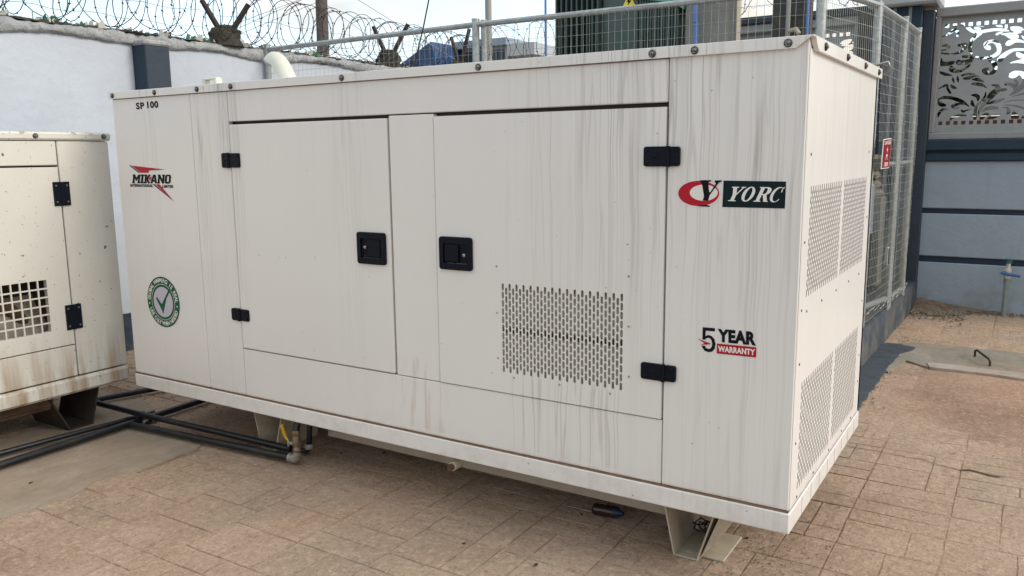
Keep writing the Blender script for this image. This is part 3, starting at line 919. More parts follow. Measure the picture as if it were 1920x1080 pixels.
for (a, b) in ((3.22, 5.6),):
    wall_block(a, b, -.1, .437); wall_block(a, b, .497, .903); wall_block(a, b, .953, 1.395)
    g = MB(); g.box((a, YB + .03, .3), (b, YB + .18, 1.40), 'navy'); g.build('groove_band', bk)
    g = MB(); g.box((a, YB - .035, 1.395), (b, YB + .2, 1.467), 'navy', .008); g.build('moulding', bk)
    g = MB(); g.box((a, YB - .012, 1.467), (b, YB + .2, 1.492), 'navy', .002); g.build('moulding', bk)
    g = MB(); g.box((a, YB - .055, 1.492), (b, YB + .2, 1.592), 'navy', .01); g.build('moulding', bk)
for (a, b) in ((-1.98, 2.86),):
    wall_block(a, b, -.1, 1.395, 'wall_b'); wall_block(a, b, 1.395, 1.592, 'navy', 'moulding', YB - .03, .22)
wall_block(-1.98, 1.30, 1.592, 2.55, 'wall_l', 'wall_panel')
# frames of the two screen bays
FR = []
for (a, b) in ((3.30, 4.98), (1.36, 2.64)):
    g = MB()
    fx = .045
    g.box((a, YB - .02, 1.592), (b, YB + .14, 1.655), 'frame_c', .008)
    g.box((a, YB - .02, 2.70), (b, YB + .14, 2.785), 'frame_c', .008)
    g.box((a, YB - .018, 1.655), (a + fx, YB + .138, 2.70), 'frame_c', .006)
    g.box((b - fx, YB - .018, 1.655), (b, YB + .138, 2.70), 'frame_c', .006)
    g.build('screen_frame', bk)
    FR.append((a + fx, 1.655, b - fx, 2.70))
g = MB(); g.box((1.28, YB - .05, 2.785), (2.75, YB + .16, 2.86), 'navy2', .01); g.build('top_beam', bk)
# pillars
g = MB(); g.box((2.86, YB - .16, -.1), (3.20, YB + .05, 2.80), 'navy', .008); g.box((3.20, YB - .10, -.1), (3.295, YB + .05, 2.76), 'navyl', .006)
g.build('pillar', bk)
for x in (2.955, 3.085):
    g = MB(); g.box((x, YB - .168, .1), (x + .028, YB - .155, 2.795), 'stripe', .002); g.build('flute', bk)
g = MB(); g.box((2.74, YB - .26, 2.80), (3.34, YB + .25, 2.90), 'cap', .02); g.build('pillar_cap', bk)
g = MB(); g.box((2.64, YB - .06, -.1), (2.78, YB + .06, 2.80), 'concdark', .01); g.build('pillar', bk)
g = MB(); g.box((5.0, YB - .16, -.1), (5.4, YB + .05, 2.80), 'navy', .008); g.build('pillar', bk)

# cut metal screen: variable width strokes are holes
ZA = lambda X, Y: (1720 + X / 9, Y / 9)
ZBm = lambda X, Y: (1720 + X / 6.75, 110 + Y / 6.75)


def stroke(pts, conv, k):
    """pts (X, Y, width) -> smoothed centre line with half widths on the screen plane (x, z, r)"""
    P_ = []
    for X, Y, w in pts:
        q = at(*conv(X, Y), y=YB + .05); P_.append((q.x, q.z, w / k / 178.0 / 2 * .92))
    Q = []
    n = len(P_)
    for i in range(n - 1):
        p0, p1, p2, p3 = P_[max(i - 1, 0)], P_[i], P_[i + 1], P_[min(i + 2, n - 1)]
        for j in range(5):
            t = j / 5
            Q.append(tuple(.5 * ((2 * b) + (c - a) * t + (2 * a - 5 * b + 4 * c - d) * t * t + (3 * b - a - 3 * c + d) * t ** 3) for a, b, c, d in zip(p0, p1, p2, p3)))
    Q.append(P_[-1])
    return [(x, z, max(r, .0015)) for x, z, r in Q]


SA = [
    [(560, 405, 20), (640, 400, 50), (660, 430, 70), (600, 510, 55), (540, 560, 40), (480, 575, 10)], [(640, 500, 40), (680, 540, 50), (680, 600, 40)],
    [(830, 380, 45), (835, 440, 55), (900, 505, 50), (980, 540, 50), (1100, 530, 50), (1300, 500, 45), (1440, 505, 45), (1540, 520, 20)],
    [(1500, 425, 40), (1500, 465, 42)],
    [(940, 370, 60), (950, 425, 40)],
    [(1230, 355, 40), (1130, 370, 60), (1120, 420, 50), (1020, 430, 55), (990, 470, 50), (1050, 490, 40)],
    [(1260, 345, 25), (1310, 370, 45), (1380, 350, 60), (1400, 330, 20)], [(1320, 405, 25), (1370, 420, 60), (1440, 455, 10)],
    [(1600, 320, 30), (1690, 340, 60), (1775, 300, 30)],
    [(1090, 570, 12), (1020, 600, 45), (920, 680, 55), (885, 780, 50), (890, 860, 50), (915, 915, 45)],
    [(1210, 780, 30), (1215, 820, 45), (1165, 800, 50), (1155, 740, 60), (1230, 700, 50), (1310, 705, 55), (1370, 770, 65), (1380, 860, 60), (1330, 920, 60), (1230, 965, 45), (1090, 985, 45), (1000, 970, 45)],
    [(1345, 575, 40), (1390, 555, 30), (1440, 545, 14)],
    [(1410, 575, 10), (1500, 580, 45), (1580, 600, 90), (1660, 620, 80), (1690, 625, 20)],
    [(1580, 460, 20), (1630, 485, 75), (1720, 490, 70), (1790, 500, 20)], [(1630, 545, 16), (1690, 550, 35), (1750, 540, 20)],
    [(1520, 740, 55), (1560, 720, 85), (1640, 690, 60), (1720, 690, 45), (1830, 715, 20)],
    [(1900, 840, 20), (1800, 835, 35), (1640, 840, 45), (1540, 880, 60), (1440, 950, 75), (1400, 1010, 75)],
    [(1690, 900, 45), (1720, 930, 70), (1800, 960, 60), (1880, 980, 30)], [(1580, 1065, 10), (1700, 1035, 40), (1850, 1020, 60)],
    [(700, 765, 40), (760, 760, 60), (815, 760, 60), (790, 830, 50), (720, 880, 45), (600, 910, 30), (480, 905, 30), (380, 890, 26)],
    [(430, 775, 35), (500, 770, 50), (530, 810, 45), (470, 840, 25), (390, 850, 16)],
    [(385, 625, 14), (440, 612, 16), (500, 590, 30)],
    [(1760, 600, 10), (1800, 640, 35), (1840, 660, 30)], [(770, 955, 40), (850, 955, 45), (930, 965, 30)],
]
SB = [
    [(290, 20, 50), (300, 60, 60), (380, 65, 50), (440, 50, 45), (470, 35, 12)],
    [(520, 45, 60), (600, 50, 60), (680, 20, 50), (700, -10, 30)], [(425, 110, 40), (440, 140, 60), (530, 160, 35), (620, 115, 30), (680, 60, 20)],
    [(275, 165, 18), (350, 195, 40), (440, 212, 8)],
    [(910, 30, 20), (970, 60, 50), (985, 120, 50), (950, 180, 40), (870, 180, 45), (845, 145, 45), (890, 125, 30)],
    [(560, 215, 20), (630, 195, 28), (735, 195, 8)], [(580, 250, 16), (640, 245, 45), (720, 222, 22), (800, 222, 6)],
    [(700, 262, 20), (760, 262, 42), (840, 292, 10)], [(700, 320, 30), (770, 322, 42), (830, 340, 32), (878, 370, 6)],
    [(445, 245, 16), (455, 275, 28), (470, 305, 12)], [(510, 222, 12), (510, 260, 28), (518, 298, 10)],
    [(262, 385, 8), (330, 350, 25), (375, 335, 25), (385, 385, 28), (415, 430, 28)], [(420, 325, 8), (450, 360, 38), (490, 372, 20)],
    [(945, 335, 16), (1010, 345, 40), (1010, 400, 70), (960, 440, 75), (890, 520, 60), (830, 590, 45), (790, 650, 35), (770, 715, 12)], [(1050, 395, 40), (1120, 395, 30)],
    [(1120, 325, 30), (1180, 325, 40), (1225, 350, 45), (1225, 390, 20)],
    [(1240, 280, 35), (1265, 310, 30), (1250, 350, 40)],
    [(1185, 215, 50), (1220, 200, 80), (1290, 180, 45), (1350, 210, 60), (1370, 280, 60), (1330, 350, 60), (1240, 420, 45), (1170, 462, 14)],
    [(1030, 10, 40), (1060, 15, 45)],
    [(1175, 52, 8), (1260, 38, 30), (1360, 35, 50)],
    [(260, 545, 30), (300, 580, 50), (350, 590, 30)], [(262, 520, 20), (330, 492, 35), (430, 497, 40), (560, 540, 42), (655, 605, 10)],
    [(440, 600, 30), (480, 585, 40), (540, 572, 25), (590, 575, 12)], [(440, 620, 14), (490, 630, 26), (520, 620, 16)],
    [(262, 740, 16), (275, 690, 36), (320, 650, 38), (380, 645, 20)], [(400, 800, 12), (440, 750, 28), (520, 720, 30), (615, 718, 18)],
    [(555, 650, 16), (580, 670, 30), (620, 655, 16), (680, 640, 24)],
    [(685, 460, 14), (740, 465, 40), (770, 490, 42), (765, 535, 12)], [(690, 530, 20), (695, 570, 38), (715, 600, 25)],
    [(865, 425, 14), (858, 470, 22), (820, 530, 26), (760, 590, 30), (735, 650, 35), (728, 730, 42), (728, 810, 18)],
    [(885, 575, 14), (960, 550, 38), (1030, 535, 38), (1098, 508, 22)], [(1100, 555, 8), (1200, 530, 14), (1350, 525, 14)],
    [(1100, 587, 10), (1200, 592, 20), (1290, 610, 26), (1400, 650, 20)], [(1200, 480, 8), (1270, 462, 18), (1350, 440, 26)],
    [(810, 685, 8), (860, 640, 38), (940, 622, 45), (1010, 625, 32)], [(795, 800, 16), (815, 750, 45), (860, 710, 45), (910, 695, 14)],
    [(850, 800, 14), (900, 765, 40), (970, 735, 45), (1028, 725, 24)],
    [(1085, 615, 12), (1140, 625, 32), (1155, 670, 42), (1140, 694, 20)],
    [(1215, 655, 8), (1225, 700, 50), (1235, 745, 80), (1232, 778, 30)], [(1330, 715, 8), (1335, 760, 34), (1330, 795, 50)],
    [(225, 775, 10), (245, 810, 22)],
]
sx0, sz0, sx1, sz1 = FR[0]


def screen(name, bay, strokes, label):
    """sheet with real openings: distance field of the openings, contoured on a 4 mm grid"""
    import numpy as np
    x0, z0, x1, z1 = bay
    x0 -= .01; z0 -= .01; x1 += .01; z1 += .01
    h = .0042
    NX = int((x1 - x0) / h) + 1; NZ = int((z1 - z0) / h) + 1
    gx = np.linspace(x0, x1, NX); gz = np.linspace(z0, z1, NZ)
    F = np.full((NZ, NX), .05)
    for s_ in strokes:
        for (ax_, az_, ra), (bx2, bz2, rb) in zip(s_[:-1], s_[1:]):
            m_ = max(ra, rb) + .02
            i0 = max(int((min(ax_, bx2) - m_ - x0) / h), 0); i1 = min(int((max(ax_, bx2) + m_ - x0) / h) + 2, NX)
            j0 = max(int((min(az_, bz2) - m_ - z0) / h), 0); j1 = min(int((max(az_, bz2) + m_ - z0) / h) + 2, NZ)
            if i1 <= i0 or j1 <= j0: continue
            X_, Z_ = np.meshgrid(gx[i0:i1], gz[j0:j1])
            dx_, dz_ = bx2 - ax_, bz2 - az_; l2 = dx_ * dx_ + dz_ * dz_ + 1e-12
            t = np.clip(((X_ - ax_) * dx_ + (Z_ - az_) * dz_) / l2, 0, 1)
            d = np.hypot(X_ - ax_ - t * dx_, Z_ - az_ - t * dz_) - (ra + (rb - ra) * t)
            F[j0:j1, i0:i1] = np.minimum(F[j0:j1, i0:i1], d)
    # solid border bands above and below the scroll work
    Xg, Zg = np.meshgrid(gx, gz)
    F = np.maximum(F, np.maximum(1.768 - Zg, Zg - 2.598))
    for zc in (2.625, 1.745):
        x = x0 + .055
        while x < x1 - .03:
            F = np.minimum(F, np.maximum(np.abs(Xg - x), np.abs(Zg - zc)) - .0175); x += .0635
    F = np.maximum(F, np.maximum(np.maximum(x0 + .014 - Xg, Xg - x1 + .014), np.maximum(z0 + .014 - Zg, Zg - z1 + .014)))
    mb = MB(); V_ = []; Fc = []; idx = {}

    def vtx(key, x, z):
        if key not in idx: idx[key] = len(V_); V_.append((x, YB + .05, z))
        return idx[key]
    rims = []
    for j in range(NZ - 1):
        run = None
        for i in range(NX):
            full = i < NX - 1 and F[j, i] > 0 and F[j, i + 1] > 0 and F[j + 1, i] > 0 and F[j + 1, i + 1] > 0
            if full:
                if run is None: run = i
                continue
            if run is not None:
                Fc.append((vtx((run, j), gx[run], gz[j]), vtx((i, j), gx[i], gz[j]), vtx((i, j + 1), gx[i], gz[j + 1]), vtx((run, j + 1), gx[run], gz[j + 1]))); run = None
            if i == NX - 1: break
            c4 = [(i, j), (i + 1, j), (i + 1, j + 1), (i, j + 1)]; f4 = [F[b_, a_] for a_, b_ in c4]
            if max(f4) <= 0: continue
            out = []; cuts = []
            for k in range(4):
                A_, B_ = c4[k], c4[(k + 1) % 4]; fa, fb = f4[k], f4[(k + 1) % 4]
                if fa > 0: out.append(vtx(A_, gx[A_[0]], gz[A_[1]]))
                if (fa > 0) != (fb > 0):
                    t = fa / (fa - fb); e_ = ('e',) + tuple(sorted((A_, B_)))
                    v_ = vtx(e_, gx[A_[0]] + (gx[B_[0]] - gx[A_[0]]) * t, gz[A_[1]] + (gz[B_[1]] - gz[A_[1]]) * t); out.append(v_); cuts.append(v_)
            if len(out) > 2: Fc.append(tuple(out))
            if len(cuts) == 2: rims.append(tuple(cuts))
    n0 = len(V_); bk_ = {}
    for a_, b_ in rims:
        for q_ in (a_, b_):
            if q_ not in bk_: bk_[q_] = len(V_); V_.append((V_[q_][0], YB + .054, V_[q_][2]))
        Fc.append((a_, b_, bk_[b_], bk_[a_]))
    mb.add(V_, Fc, 'laser')
    mb.build(name, bk)


base_str = [stroke(s_, ZA, 9) for s_ in SA] + [stroke(s_, ZBm, 6.75) for s_ in SB]
xmid = 4.20
mir = [[(2 * xmid - x, z, r_) for x, z, r_ in s_] for s_ in base_str]
main = [s_ for s_ in base_str] + [s_ for s_ in mir if min(p[0] for p in s_) > 4.09]
screen('cut_metal_screen', FR[0], main, '')
dx = FR[1][0] - FR[0][0]
screen('cut_metal_screen', FR[1], [[(x + dx, z, r_) for x, z, r_ in s_] for s_ in main], '')
coil('barbed_wire_coil', (-1.7, YB + .08, 2.83), (1.25, YB + .08, 2.83), .25, 9, 8, 'loose coil of barbed wire on the back wall between the far bracket and the transformer', 2.55)
coil('barbed_wire_coil', (1.35, YB + .10, 3.11), (2.7, YB + .10, 3.11), .22, 4, 12, 'loose barbed wire loops over the screen beyond the concrete poles', 2.55)

# standpipe by the back wall
tb = at(1881, 593, z=.0); tt_ = at(1892, 486, y=tb.y - .0)
tp = thing('standpipe', tuple(tb), 'short leaning green water standpipe with white valve and blue handle', 'tap')
axv = (tt_ - tb); ax_l = axv.length; axn = axv.normalized()
sk = lambda t: tb + axv * t
g = MB(); g.cyl(sk(-.05), sk(.60), .021, 'green_pipe', n=14); g.cyl(sk(.56), sk(.67), .026, 'green_pipe', n=14); g.build('riser', tp)
g = MB(); g.lathe(sk(.66), axn, [(.024, 0), (.030, .01), (.030, .035), (.022, .05), (.028, .06), (.028, .085), (.020, .10)], 'tap_white', 14); g.cyl(sk(.84), sk(.94), .019, 'tap_white', n=14); g.build('valve_body', tp)
g = MB(); g.cyl(sk(.93), sk(1.0), .027, 'tap_teal', n=14); g.build('cap', tp)
c_ = sk(.745) + Vector((0, -.03, 0))
g = MB(); g.tube([c_ + Vector((-.05, -.01, .012)), c_, c_ + Vector((.10, -.015, -.012))], [.011, .014, .009], 'tap_blue', 8); g.build('handle', tp)
# lifting handle in the channel slab
ha, hb = at(1827, 664, z=.012), at(1854, 683, z=.012)
g = MB()
ha, hb = at(1828, 666, z=.02), at(1856, 684, z=.02)
g.tube([ha + Vector((0, 0, -.03)), ha + Vector((0, 0, .035)), ha.lerp(hb, .12) + Vector((0, 0, .045)), ha.lerp(hb, .9) + Vector((0, 0, .035)), hb + Vector((0, 0, .02)), hb + Vector((0, 0, -.03))], .008, 'rustdark', 8)
g.build('lifting_handle', label='bent rusty steel bar handle set in the grey channel slab', cat='handle')

# ------------------------------------------------------------------ plinth and fence cage
g = MB()
vs = []
n = 40
for i in range(n + 1):
    y = 2.5 + (6.06 - 2.5) * i / n
    xf = 3.250 + .018 * (y - 3.2)
    w1 = .006 * noise.noise(Vector((y * 2, 1, 0))); w2 = .006 * noise.noise(Vector((y * 2, 9, 0)))
    for (x, z) in ((2.95, -.05), (2.95, .262), (xf - .02 + w2, .262 + w2), (xf - .002 + w2, .25 + w2), (xf + w1, -.05)):
        vs.append((x, y, z))
g.add(vs, [(i * 5 + k, i * 5 + k + 1, (i + 1) * 5 + k + 1, (i + 1) * 5 + k) for i in range(n) for k in range(4)] + [(0, 1, 2, 3, 4), (n * 5 + 4, n * 5 + 3, n * 5 + 2, n * 5 + 1, n * 5)], 'navy2', True)
g.box((-1.78, 2.55, -.05), (3.05, 2.78, .262), 'navy2', .01)
g.build('plinth_kerb', label='slate blue painted concrete kerb under the wire mesh cage', cat='kerb')

ZT, ZBt = 2.46, .30
cage = thing('mesh_fence', (1.0, 2.65, .26), 'galvanised wire mesh fence cage on tubular posts behind the white generator', 'fence')
A0 = Vector((-1.76, 2.66, 0)); A1 = Vector((.56, 2.60, 0)); A = Vector((3.017, 2.671, 0)); B = Vector((3.202, 3.508, 0)); Cc = Vector((3.252, 4.443, 0)); D = Vector((3.268, 5.152, 0)); E_ = Vector((3.27, 5.92, 0))
zv = lambda p, z: Vector((p.x, p.y, z))
random.seed(5)


def rail(p, q, z, r=.021, name='rail', z2=None):
    g = MB(); g.cyl(zv(p, z), zv(q, z if z2 is None else z2), r, 'galv', n=10); return g.build(name, cage)


def post(p, r=.026, zt=ZT + .03, dx=0, dy=0):
    g = MB(); g.cyl(Vector((p.x + dx, p.y + dy, .25)), Vector((p.x + dx, p.y + dy, zt)), r, 'galv', n=12)
    g.cyl(Vector((p.x + dx, p.y + dy, zt)), Vector((p.x + dx, p.y + dy, zt + .012)), r * 1.12, 'galv', n=12)
    return g.build('post', cage)


def wire_panel(p, q, z0, z1, sv, sh, seed, bulge=.0, off=.024, name='wire_mesh', zskip=None):
    random.seed(seed)
    d = q - p; L_ = d.length; dn = d / L_; nr = Vector((dn.y, -dn.x, 0))
    g = MB()
    nv = int(L_ / sv)

    def pos(s, z):
        b = bulge * math.sin(PI * (z - z0) / (z1 - z0)) * (.5 + noise.noise(Vector((s * 1.5, z * 1.5, seed))))
        w = .004 * noise.noise(Vector((s * 3, z * 3, seed + 5)))
        return zv(p, z + w * 1.5 + .010 * noise.noise(Vector((s * 1.7, z * 2.1, seed + 2)))) + dn * (s + w + .004 * noise.noise(Vector((s * 20, z * 1.3, 1)))) + nr * (off + b)
    for i in range(1, nv):
        s = L_ * i / nv
        g.tube([pos(s, z0 + (z1 - z0) * k / 9) for k in range(10)], .0014, 'wire', 3)
    nh = int((z1 - z0) / sh); ns = max(4, int(L_ / .12))
    for j in range(nh + 1):
        z = z0 + (z1 - z0) * j / nh
        g.tube([pos(L_ * k / ns, z) for k in range(ns + 1)], .0015, 'wire', 3)
    return g.build(name, cage, kind='stuff')


rail(A0, A1, ZT - .005, z2=ZT); rail(A1, A, ZT); rail(A, B, ZT); rail(B, Cc, ZT); rail(Cc, D, ZT)
rail(A0, A, ZBt + .03); rail(A, B, ZBt + .06, z2=.40); rail(B, Cc, .40, z2=.335); rail(Cc, D, .335, z2=.30); rail(B, Cc, 1.40, .017); rail(Cc, D, 1.40, .017)
for p_, k in ((A0, .028), (A1, .028), (A, .030), (B, .026), (Cc, .026), (D, .026)): post(p_, k)
post(A1, .024, ZT + .02, .055, .03); post(B, .018, ZT + .01, .005, .055); post(Cc, .02, ZT, 0, .06); post(Cc, .014, ZT - .1, .01, -.09); post(D, .018, ZT + .02, .0, .07)
wire_panel(A0, A1, ZBt, ZT, .052, .072, 1, .01); wire_panel(A1, A, ZBt, ZT, .047, .072, 2, .01)
wire_panel(A, B, ZBt, ZT, .031, .075, 3, .02); wire_panel(B, Cc, ZBt, ZT, .040, .062, 4, .045); wire_panel(Cc, D, ZBt, ZT, .042, .066, 5, .03); 
# clamps on the gate post, latch plate, tie wires
g = MB()
cz = at(1646, 122, x=3.215)
for dz in (0, -.045):
    g.tube([Vector((3.21 + .035 * math.cos(a), 3.508 + .035 * math.sin(a), cz.z + dz)) for a in [2 * PI * i / 12 for i in range(12)]], .007, 'galv', 6, closed=True)
g.tube([Vector((3.24, 3.48, cz.z)), Vector((3.29, 3.46, cz.z + .01)), Vector((3.30, 3.5, cz.z - .03)), Vector((3.27, 3.52, cz.z - .07))], .009, 'chrome', 6)
g.build('clamp', cage)
lp = at(1660, 480, x=3.262)
g = MB(); g.box((3.262, lp.y - .03, lp.z - .07), (3.285, lp.y + .03, lp.z + .07), 'galv', .004); g.box((3.285, lp.y - .02, lp.z - .06), (3.29, lp.y + .0, lp.z + .06), 'rustdark', .002); g.build('latch_plate', cage)
g = MB()
for i in range(22):
    t = i / 21; q = B.lerp(Cc, t) if i % 2 else Cc.lerp(D, t); z = ZBt + .03 + random.uniform(-.02, .03)
    g.tube([zv(q, z) + Vector((.03, 0, 0)), zv(q, z + .02) + Vector((.045, .01, 0)), zv(q, z - .015) + Vector((.04, .02, 0))], .003, 'chrome', 4)
for i in range(16):
    q = A0.lerp(A, i / 15); g.tube([zv(q, ZT + .022) + Vector((0, -.02, 0)), zv(q, ZT - .03) + Vector((.008, -.032, 0))], .002, 'wire', 4)
g.build('tie_wire', cage, kind='stuff')
# danger sign on the gate
s0 = at(1648, 262, x=3.262); s1 = at(1667, 258, x=3.262)
Yc = 3.75; zc0, zc1 = 1.372, 1.585
sg = thing('danger_sign', (3.27, 3.70, 1.37), 'red DANGER sign with white lettering wired to the gate of the cage', 'sign')
p00 = at(1645, 317, x=3.262); p10 = at(1660, 315, x=3.262); p11 = at(1665, 259, x=3.262); p01 = at(1650, 261, x=3.262)


def sgp(off):
    def f(u, v):
        a = p00.lerp(p10, u); b = p01.lerp(p11, u); q = a.lerp(b, v); return Vector((q.x + off, q.y, q.z))
    return f


g = MB(); g.prism([sgp(.02)(0, 0), sgp(.02)(1, 0), sgp(.02)(1, 1), sgp(.02)(0, 1)], (.004, 0, 0), 'white_print')
g.build('plate', sg)
g = MB(); pl = sgp(.026)
g.add([pl(.05, .03), pl(.95, .03), pl(.95, .97), pl(.05, .97)], [(0, 1, 2, 3)], 'signred')
g.build('red_field', sg)
g = MB(); pl = sgp(.0275)
fit_text(g, 'DANGER', (.10, .80, .90, .93), pl, 'white_print', offset=.02)
for k, w in enumerate((.34, .44, .3)):
    fit_text(g, ('400', 'KEEP', 'OUT')[k], (.5 - w / 2, .10 + .06 * (2 - k), .5 + w / 2, .14 + .06 * (2 - k)), pl, 'white_print', offset=.02) if False else None
poly(g, [[(.46, .74), (.60, .62), (.52, .62), (.60, .52), (.40, .64), (.49, .64)]], pl, 'white_print')
poly(g, [[(.5 + .10 * math.cos(a), .44 + .045 * math.sin(a)) for a in [2 * PI * i / 14 for i in range(14)]]], pl, 'white_print')
poly(g, [[(.30, .40), (.34, .40), (.72, .28), (.68, .28)]], pl, 'white_print'); poly(g, [[(.70, .40), (.66, .40), (.28, .285), (.32, .285)]], pl, 'white_print')
for k in range(4):
    g.add([pl(.26, .08 + k * .035), pl(.74, .08 + k * .035), pl(.74, .10 + k * .035), pl(.26, .10 + k * .035)], [(0, 1, 2, 3)], 'white_print')
g.build('lettering', sg)

# ------------------------------------------------------------------ inside the cage: transformer, poles
tr = thing('transformer', (1.3, 3.9, 0), 'large grey green transformer with cooling fins standing behind the fence', 'transformer')
g = MB(); g.box((.80, 3.52, .5), (1.84, 4.5, 2.98), 'trafo', .01); g.build('tank', tr)
g = MB(); g.box((.66, 3.36, -.02), (2.0, 4.66, .5), 'concrete', .01); g.build('pedestal', tr)
fin = MB(); fin.box((0, -.13, .75), (.014, .0, 2.86), 'trafo', .003); fin_me = fin.mesh('radiator_fin')


def fins(x0, x1, k, y=3.515):
    for i in range(k):
        o = bpy.data.objects.new('radiator_fin', fin_me); COL.objects.link(o); o.location = (x0 + (x1 - x0) * i / (k - 1), y, 0); adopt(o, tr)


fins(.80, 1.17, 9); fins(1.53, 1.83, 15)
g = MB(); g.box((1.20, 3.44, .75), (1.50, 3.52, 2.98), 'trafo', .004); g.build('front_panel', tr)
g = MB(); g.box((.76, 3.355, 2.86), (.90, 4.5, 2.885), 'trafolight', .004)
g.build('lid_flange', tr)
fa, fb = at(1256, 4, y=3.37), at(1281, 4, y=3.37)
g = MB(); g.prism([(fa.x, 3.37, fa.z), (fb.x, 3.37, fb.z - .045), (fb.x, 3.37, fb.z + .05), (fa.x - .3, 3.37, fa.z + .06)], (0, .6, 0), 'trafolight')
g.build('lid_flange', tr)
wc = at(1179, 4, y=3.43)
g = MB(); pw = lambda u, v: Vector((wc.x + u, 3.434, wc.z + v))
poly(g, [[(-.058, -.035), (.058, -.035), (0, .065)]], pw, 'yellow')
pw2 = lambda u, v: Vector((wc.x + u, 3.431, wc.z + v))
poly(g, [[(.008, .035), (-.022, .004), (-.004, .004), (-.012, -.022), (.022, .012), (.004, .012)]], pw2, 'black')
g.build('warning_sign', tr)


def col(name, px0, px1, y, z0, z1, dep, mat, label, cat='pole', bev=.01, zref=60):
    a = at(px0, zref, y=y); b = at(px1, zref, y=y)
    g = MB(); g.box((a.x, y, z0), (b.x, y + dep, z1), mat, bev); return g.build(name, label=label, cat=cat)


col('concrete_pole', 1284, 1364, 3.40, 0, 3.4, .22, 'concrete', 'thick smooth grey concrete pole between transformer and beige post', zref=50)
bp0 = at(1349, 50, y=3.6); bp1 = at(1373, 50, y=3.6)
bp = thing('beige_pole', (bp0.x, 3.6, 0), 'brown post edged in beige just right of the grey concrete pole', 'pole')
g = MB(); g.box((bp0.x, 3.6, 0), (bp0.x + .022, 3.8, 3.4), 'beige', .003); g.build('flange', bp)
g = MB(); g.box((bp1.x - .022, 3.6, 0), (bp1.x, 3.8, 3.4), 'beige', .003); g.build('flange', bp)
g = MB(); g.box((bp0.x + .022, 3.66, 0), (bp1.x - .022, 3.74, 3.4), 'brownpost'); g.build('web', bp)
p_a, p_b = at(1301, 2, y=3.34), at(1304, 95, y=3.34)
g = MB(); zj = at(1305, 42, y=3.34).z
g.box((p_a.x - .001, 3.33, zj), (p_a.x + .026, 3.36, 3.3), 'bluepvc', .003); g.box((p_a.x + .004, 3.335, .3), (p_a.x + .034, 3.365, zj), 'bluepvc', .003)
g.build('blue_conduit', label='bright blue cable conduit running down the grey concrete pole', cat='conduit')
col('rough_pillar', 1448, 1512, 3.5, 0, 3.4, .2, 'concdark', 'dark rough pillar with a grey conduit left of the fence corner post', zref=40)
q = at(1477, 50, y=3.46); g = MB(); g.cyl((q.x, 3.46, .3), (q.x, 3.46, 3.3), .016, 'grey_pole', n=10)
q2 = at(1480, 58, y=3.44); g.tube([(q2.x, 3.44, q2.z), (q2.x + .05, 3.42, q2.z + .005), (q2.x + .075, 3.41, q2.z - .03)], .016, 'beige', 10)
g.build('conduit', label='grey conduit with a beige elbow on the dark rough pillar', cat='conduit')
q = at(1514, 40, y=3.45); g = MB(); g.cyl((q.x, 3.45, .3), (q.x, 3.45, 3.3), .009, 'bluepvc', n=8); g.build('blue_pipe', label='thin blue pipe on the right edge of the dark rough pillar', cat='pipe')
q = at(1023, 60, y=3.3); g = MB(); g.cyl((q.x, 3.3, .3), (q.x, 3.3, 3.3), .009, 'bluepvc', n=8); g.build('blue_pipe', label='thin dark blue pipe just left of the transformer fins', cat='pipe')
# stones and a pale cabinet seen low through the gate
cb = thing('meter_cabinet', (2.9, 5.3, 0), 'blue grey cabinet standing behind the gate mesh', 'cabinet')
g = MB(); g.box((2.55, 5.15, .75), (2.96, 5.45, 1.20), 'bldg', .01); g.build('case', cb)
g = MB(); g.box((2.58, 5.18, 0), (2.93, 5.42, .75), 'concdark', .01); g.build('stand', cb)
random.seed(9); g = MB()
stn = thing('stone_stack', (3.0, 5.5, 0), 'tan stones stacked against the back wall behind the danger sign', 'stones')
for i in range(5):
    for j in range(2):
        for k in range(1 if False else 1):
            c_ = Vector((2.80 + .13 * j + random.uniform(-.02, .02), 5.62, 1.27 + (i - 2) * .075 + random.uniform(-.01, .01)))
            g = MB(); vs = []
            for a in range(5):
                for b in range(8):
                    el = -PI / 2 + PI * a / 4; ph = 2 * PI * b / 8; r = 1 + random.uniform(-.15, .15)
                    vs.append((c_.x + .07 * math.cos(el) * math.cos(ph) * r, c_.y + .08 * math.cos(el) * math.sin(ph) * r, c_.z + .042 * math.sin(el) * r))
            g.add(vs, [(a * 8 + b, a * 8 + (b + 1) % 8, (a + 1) * 8 + (b + 1) % 8, (a + 1) * 8 + b) for a in range(4) for b in range(8)], 'stone')
            g.build('stone', stn)
g = MB(); g.box((2.72, 5.50, 0), (3.02, 5.75, 1.08), 'concrete', .01); g.build('block_pier', stn)

# ------------------------------------------------------------------ far things outside
wp = at(603, 100, y=9); wpt = at(606, -60, y=9)
up = thing('utility_pole', (wp.x, 9, 0), 'weathered wooden utility pole rising behind the coiled wire', 'pole')
g = MB(); g.cyl((wp.x, 9, 0), (wp.x + .08, 9, 6.2), .13, 'wood', .10, 14); g.build('shaft', up)
g = MB(); g.box((wp.x - .6, 8.9, 5.5), (wp.x + .7, 9.0, 5.62), 'wood'); g.build('crossarm', up)
g = MB()
for (a, b) in (((430, 60), (700, -60)), ((430, 72), (720, -48)), ((560, -30), (760, 120)), ((590, -50), (900, 140)), ((440, 45), (640, -30))):
    p = at(a[0], a[1], y=9.2); q = at(b[0], b[1], y=9.2); p2 = p + (p - q) * 1.2; q2 = q + (q - p) * .4
    g.tube([p2.lerp(q2, i / 8) for i in range(9)], .006, 'grey_pole', 3)
g.build('power_lines', label='thin grey overhead power lines crossing the sky behind the wooden pole', cat='power lines')
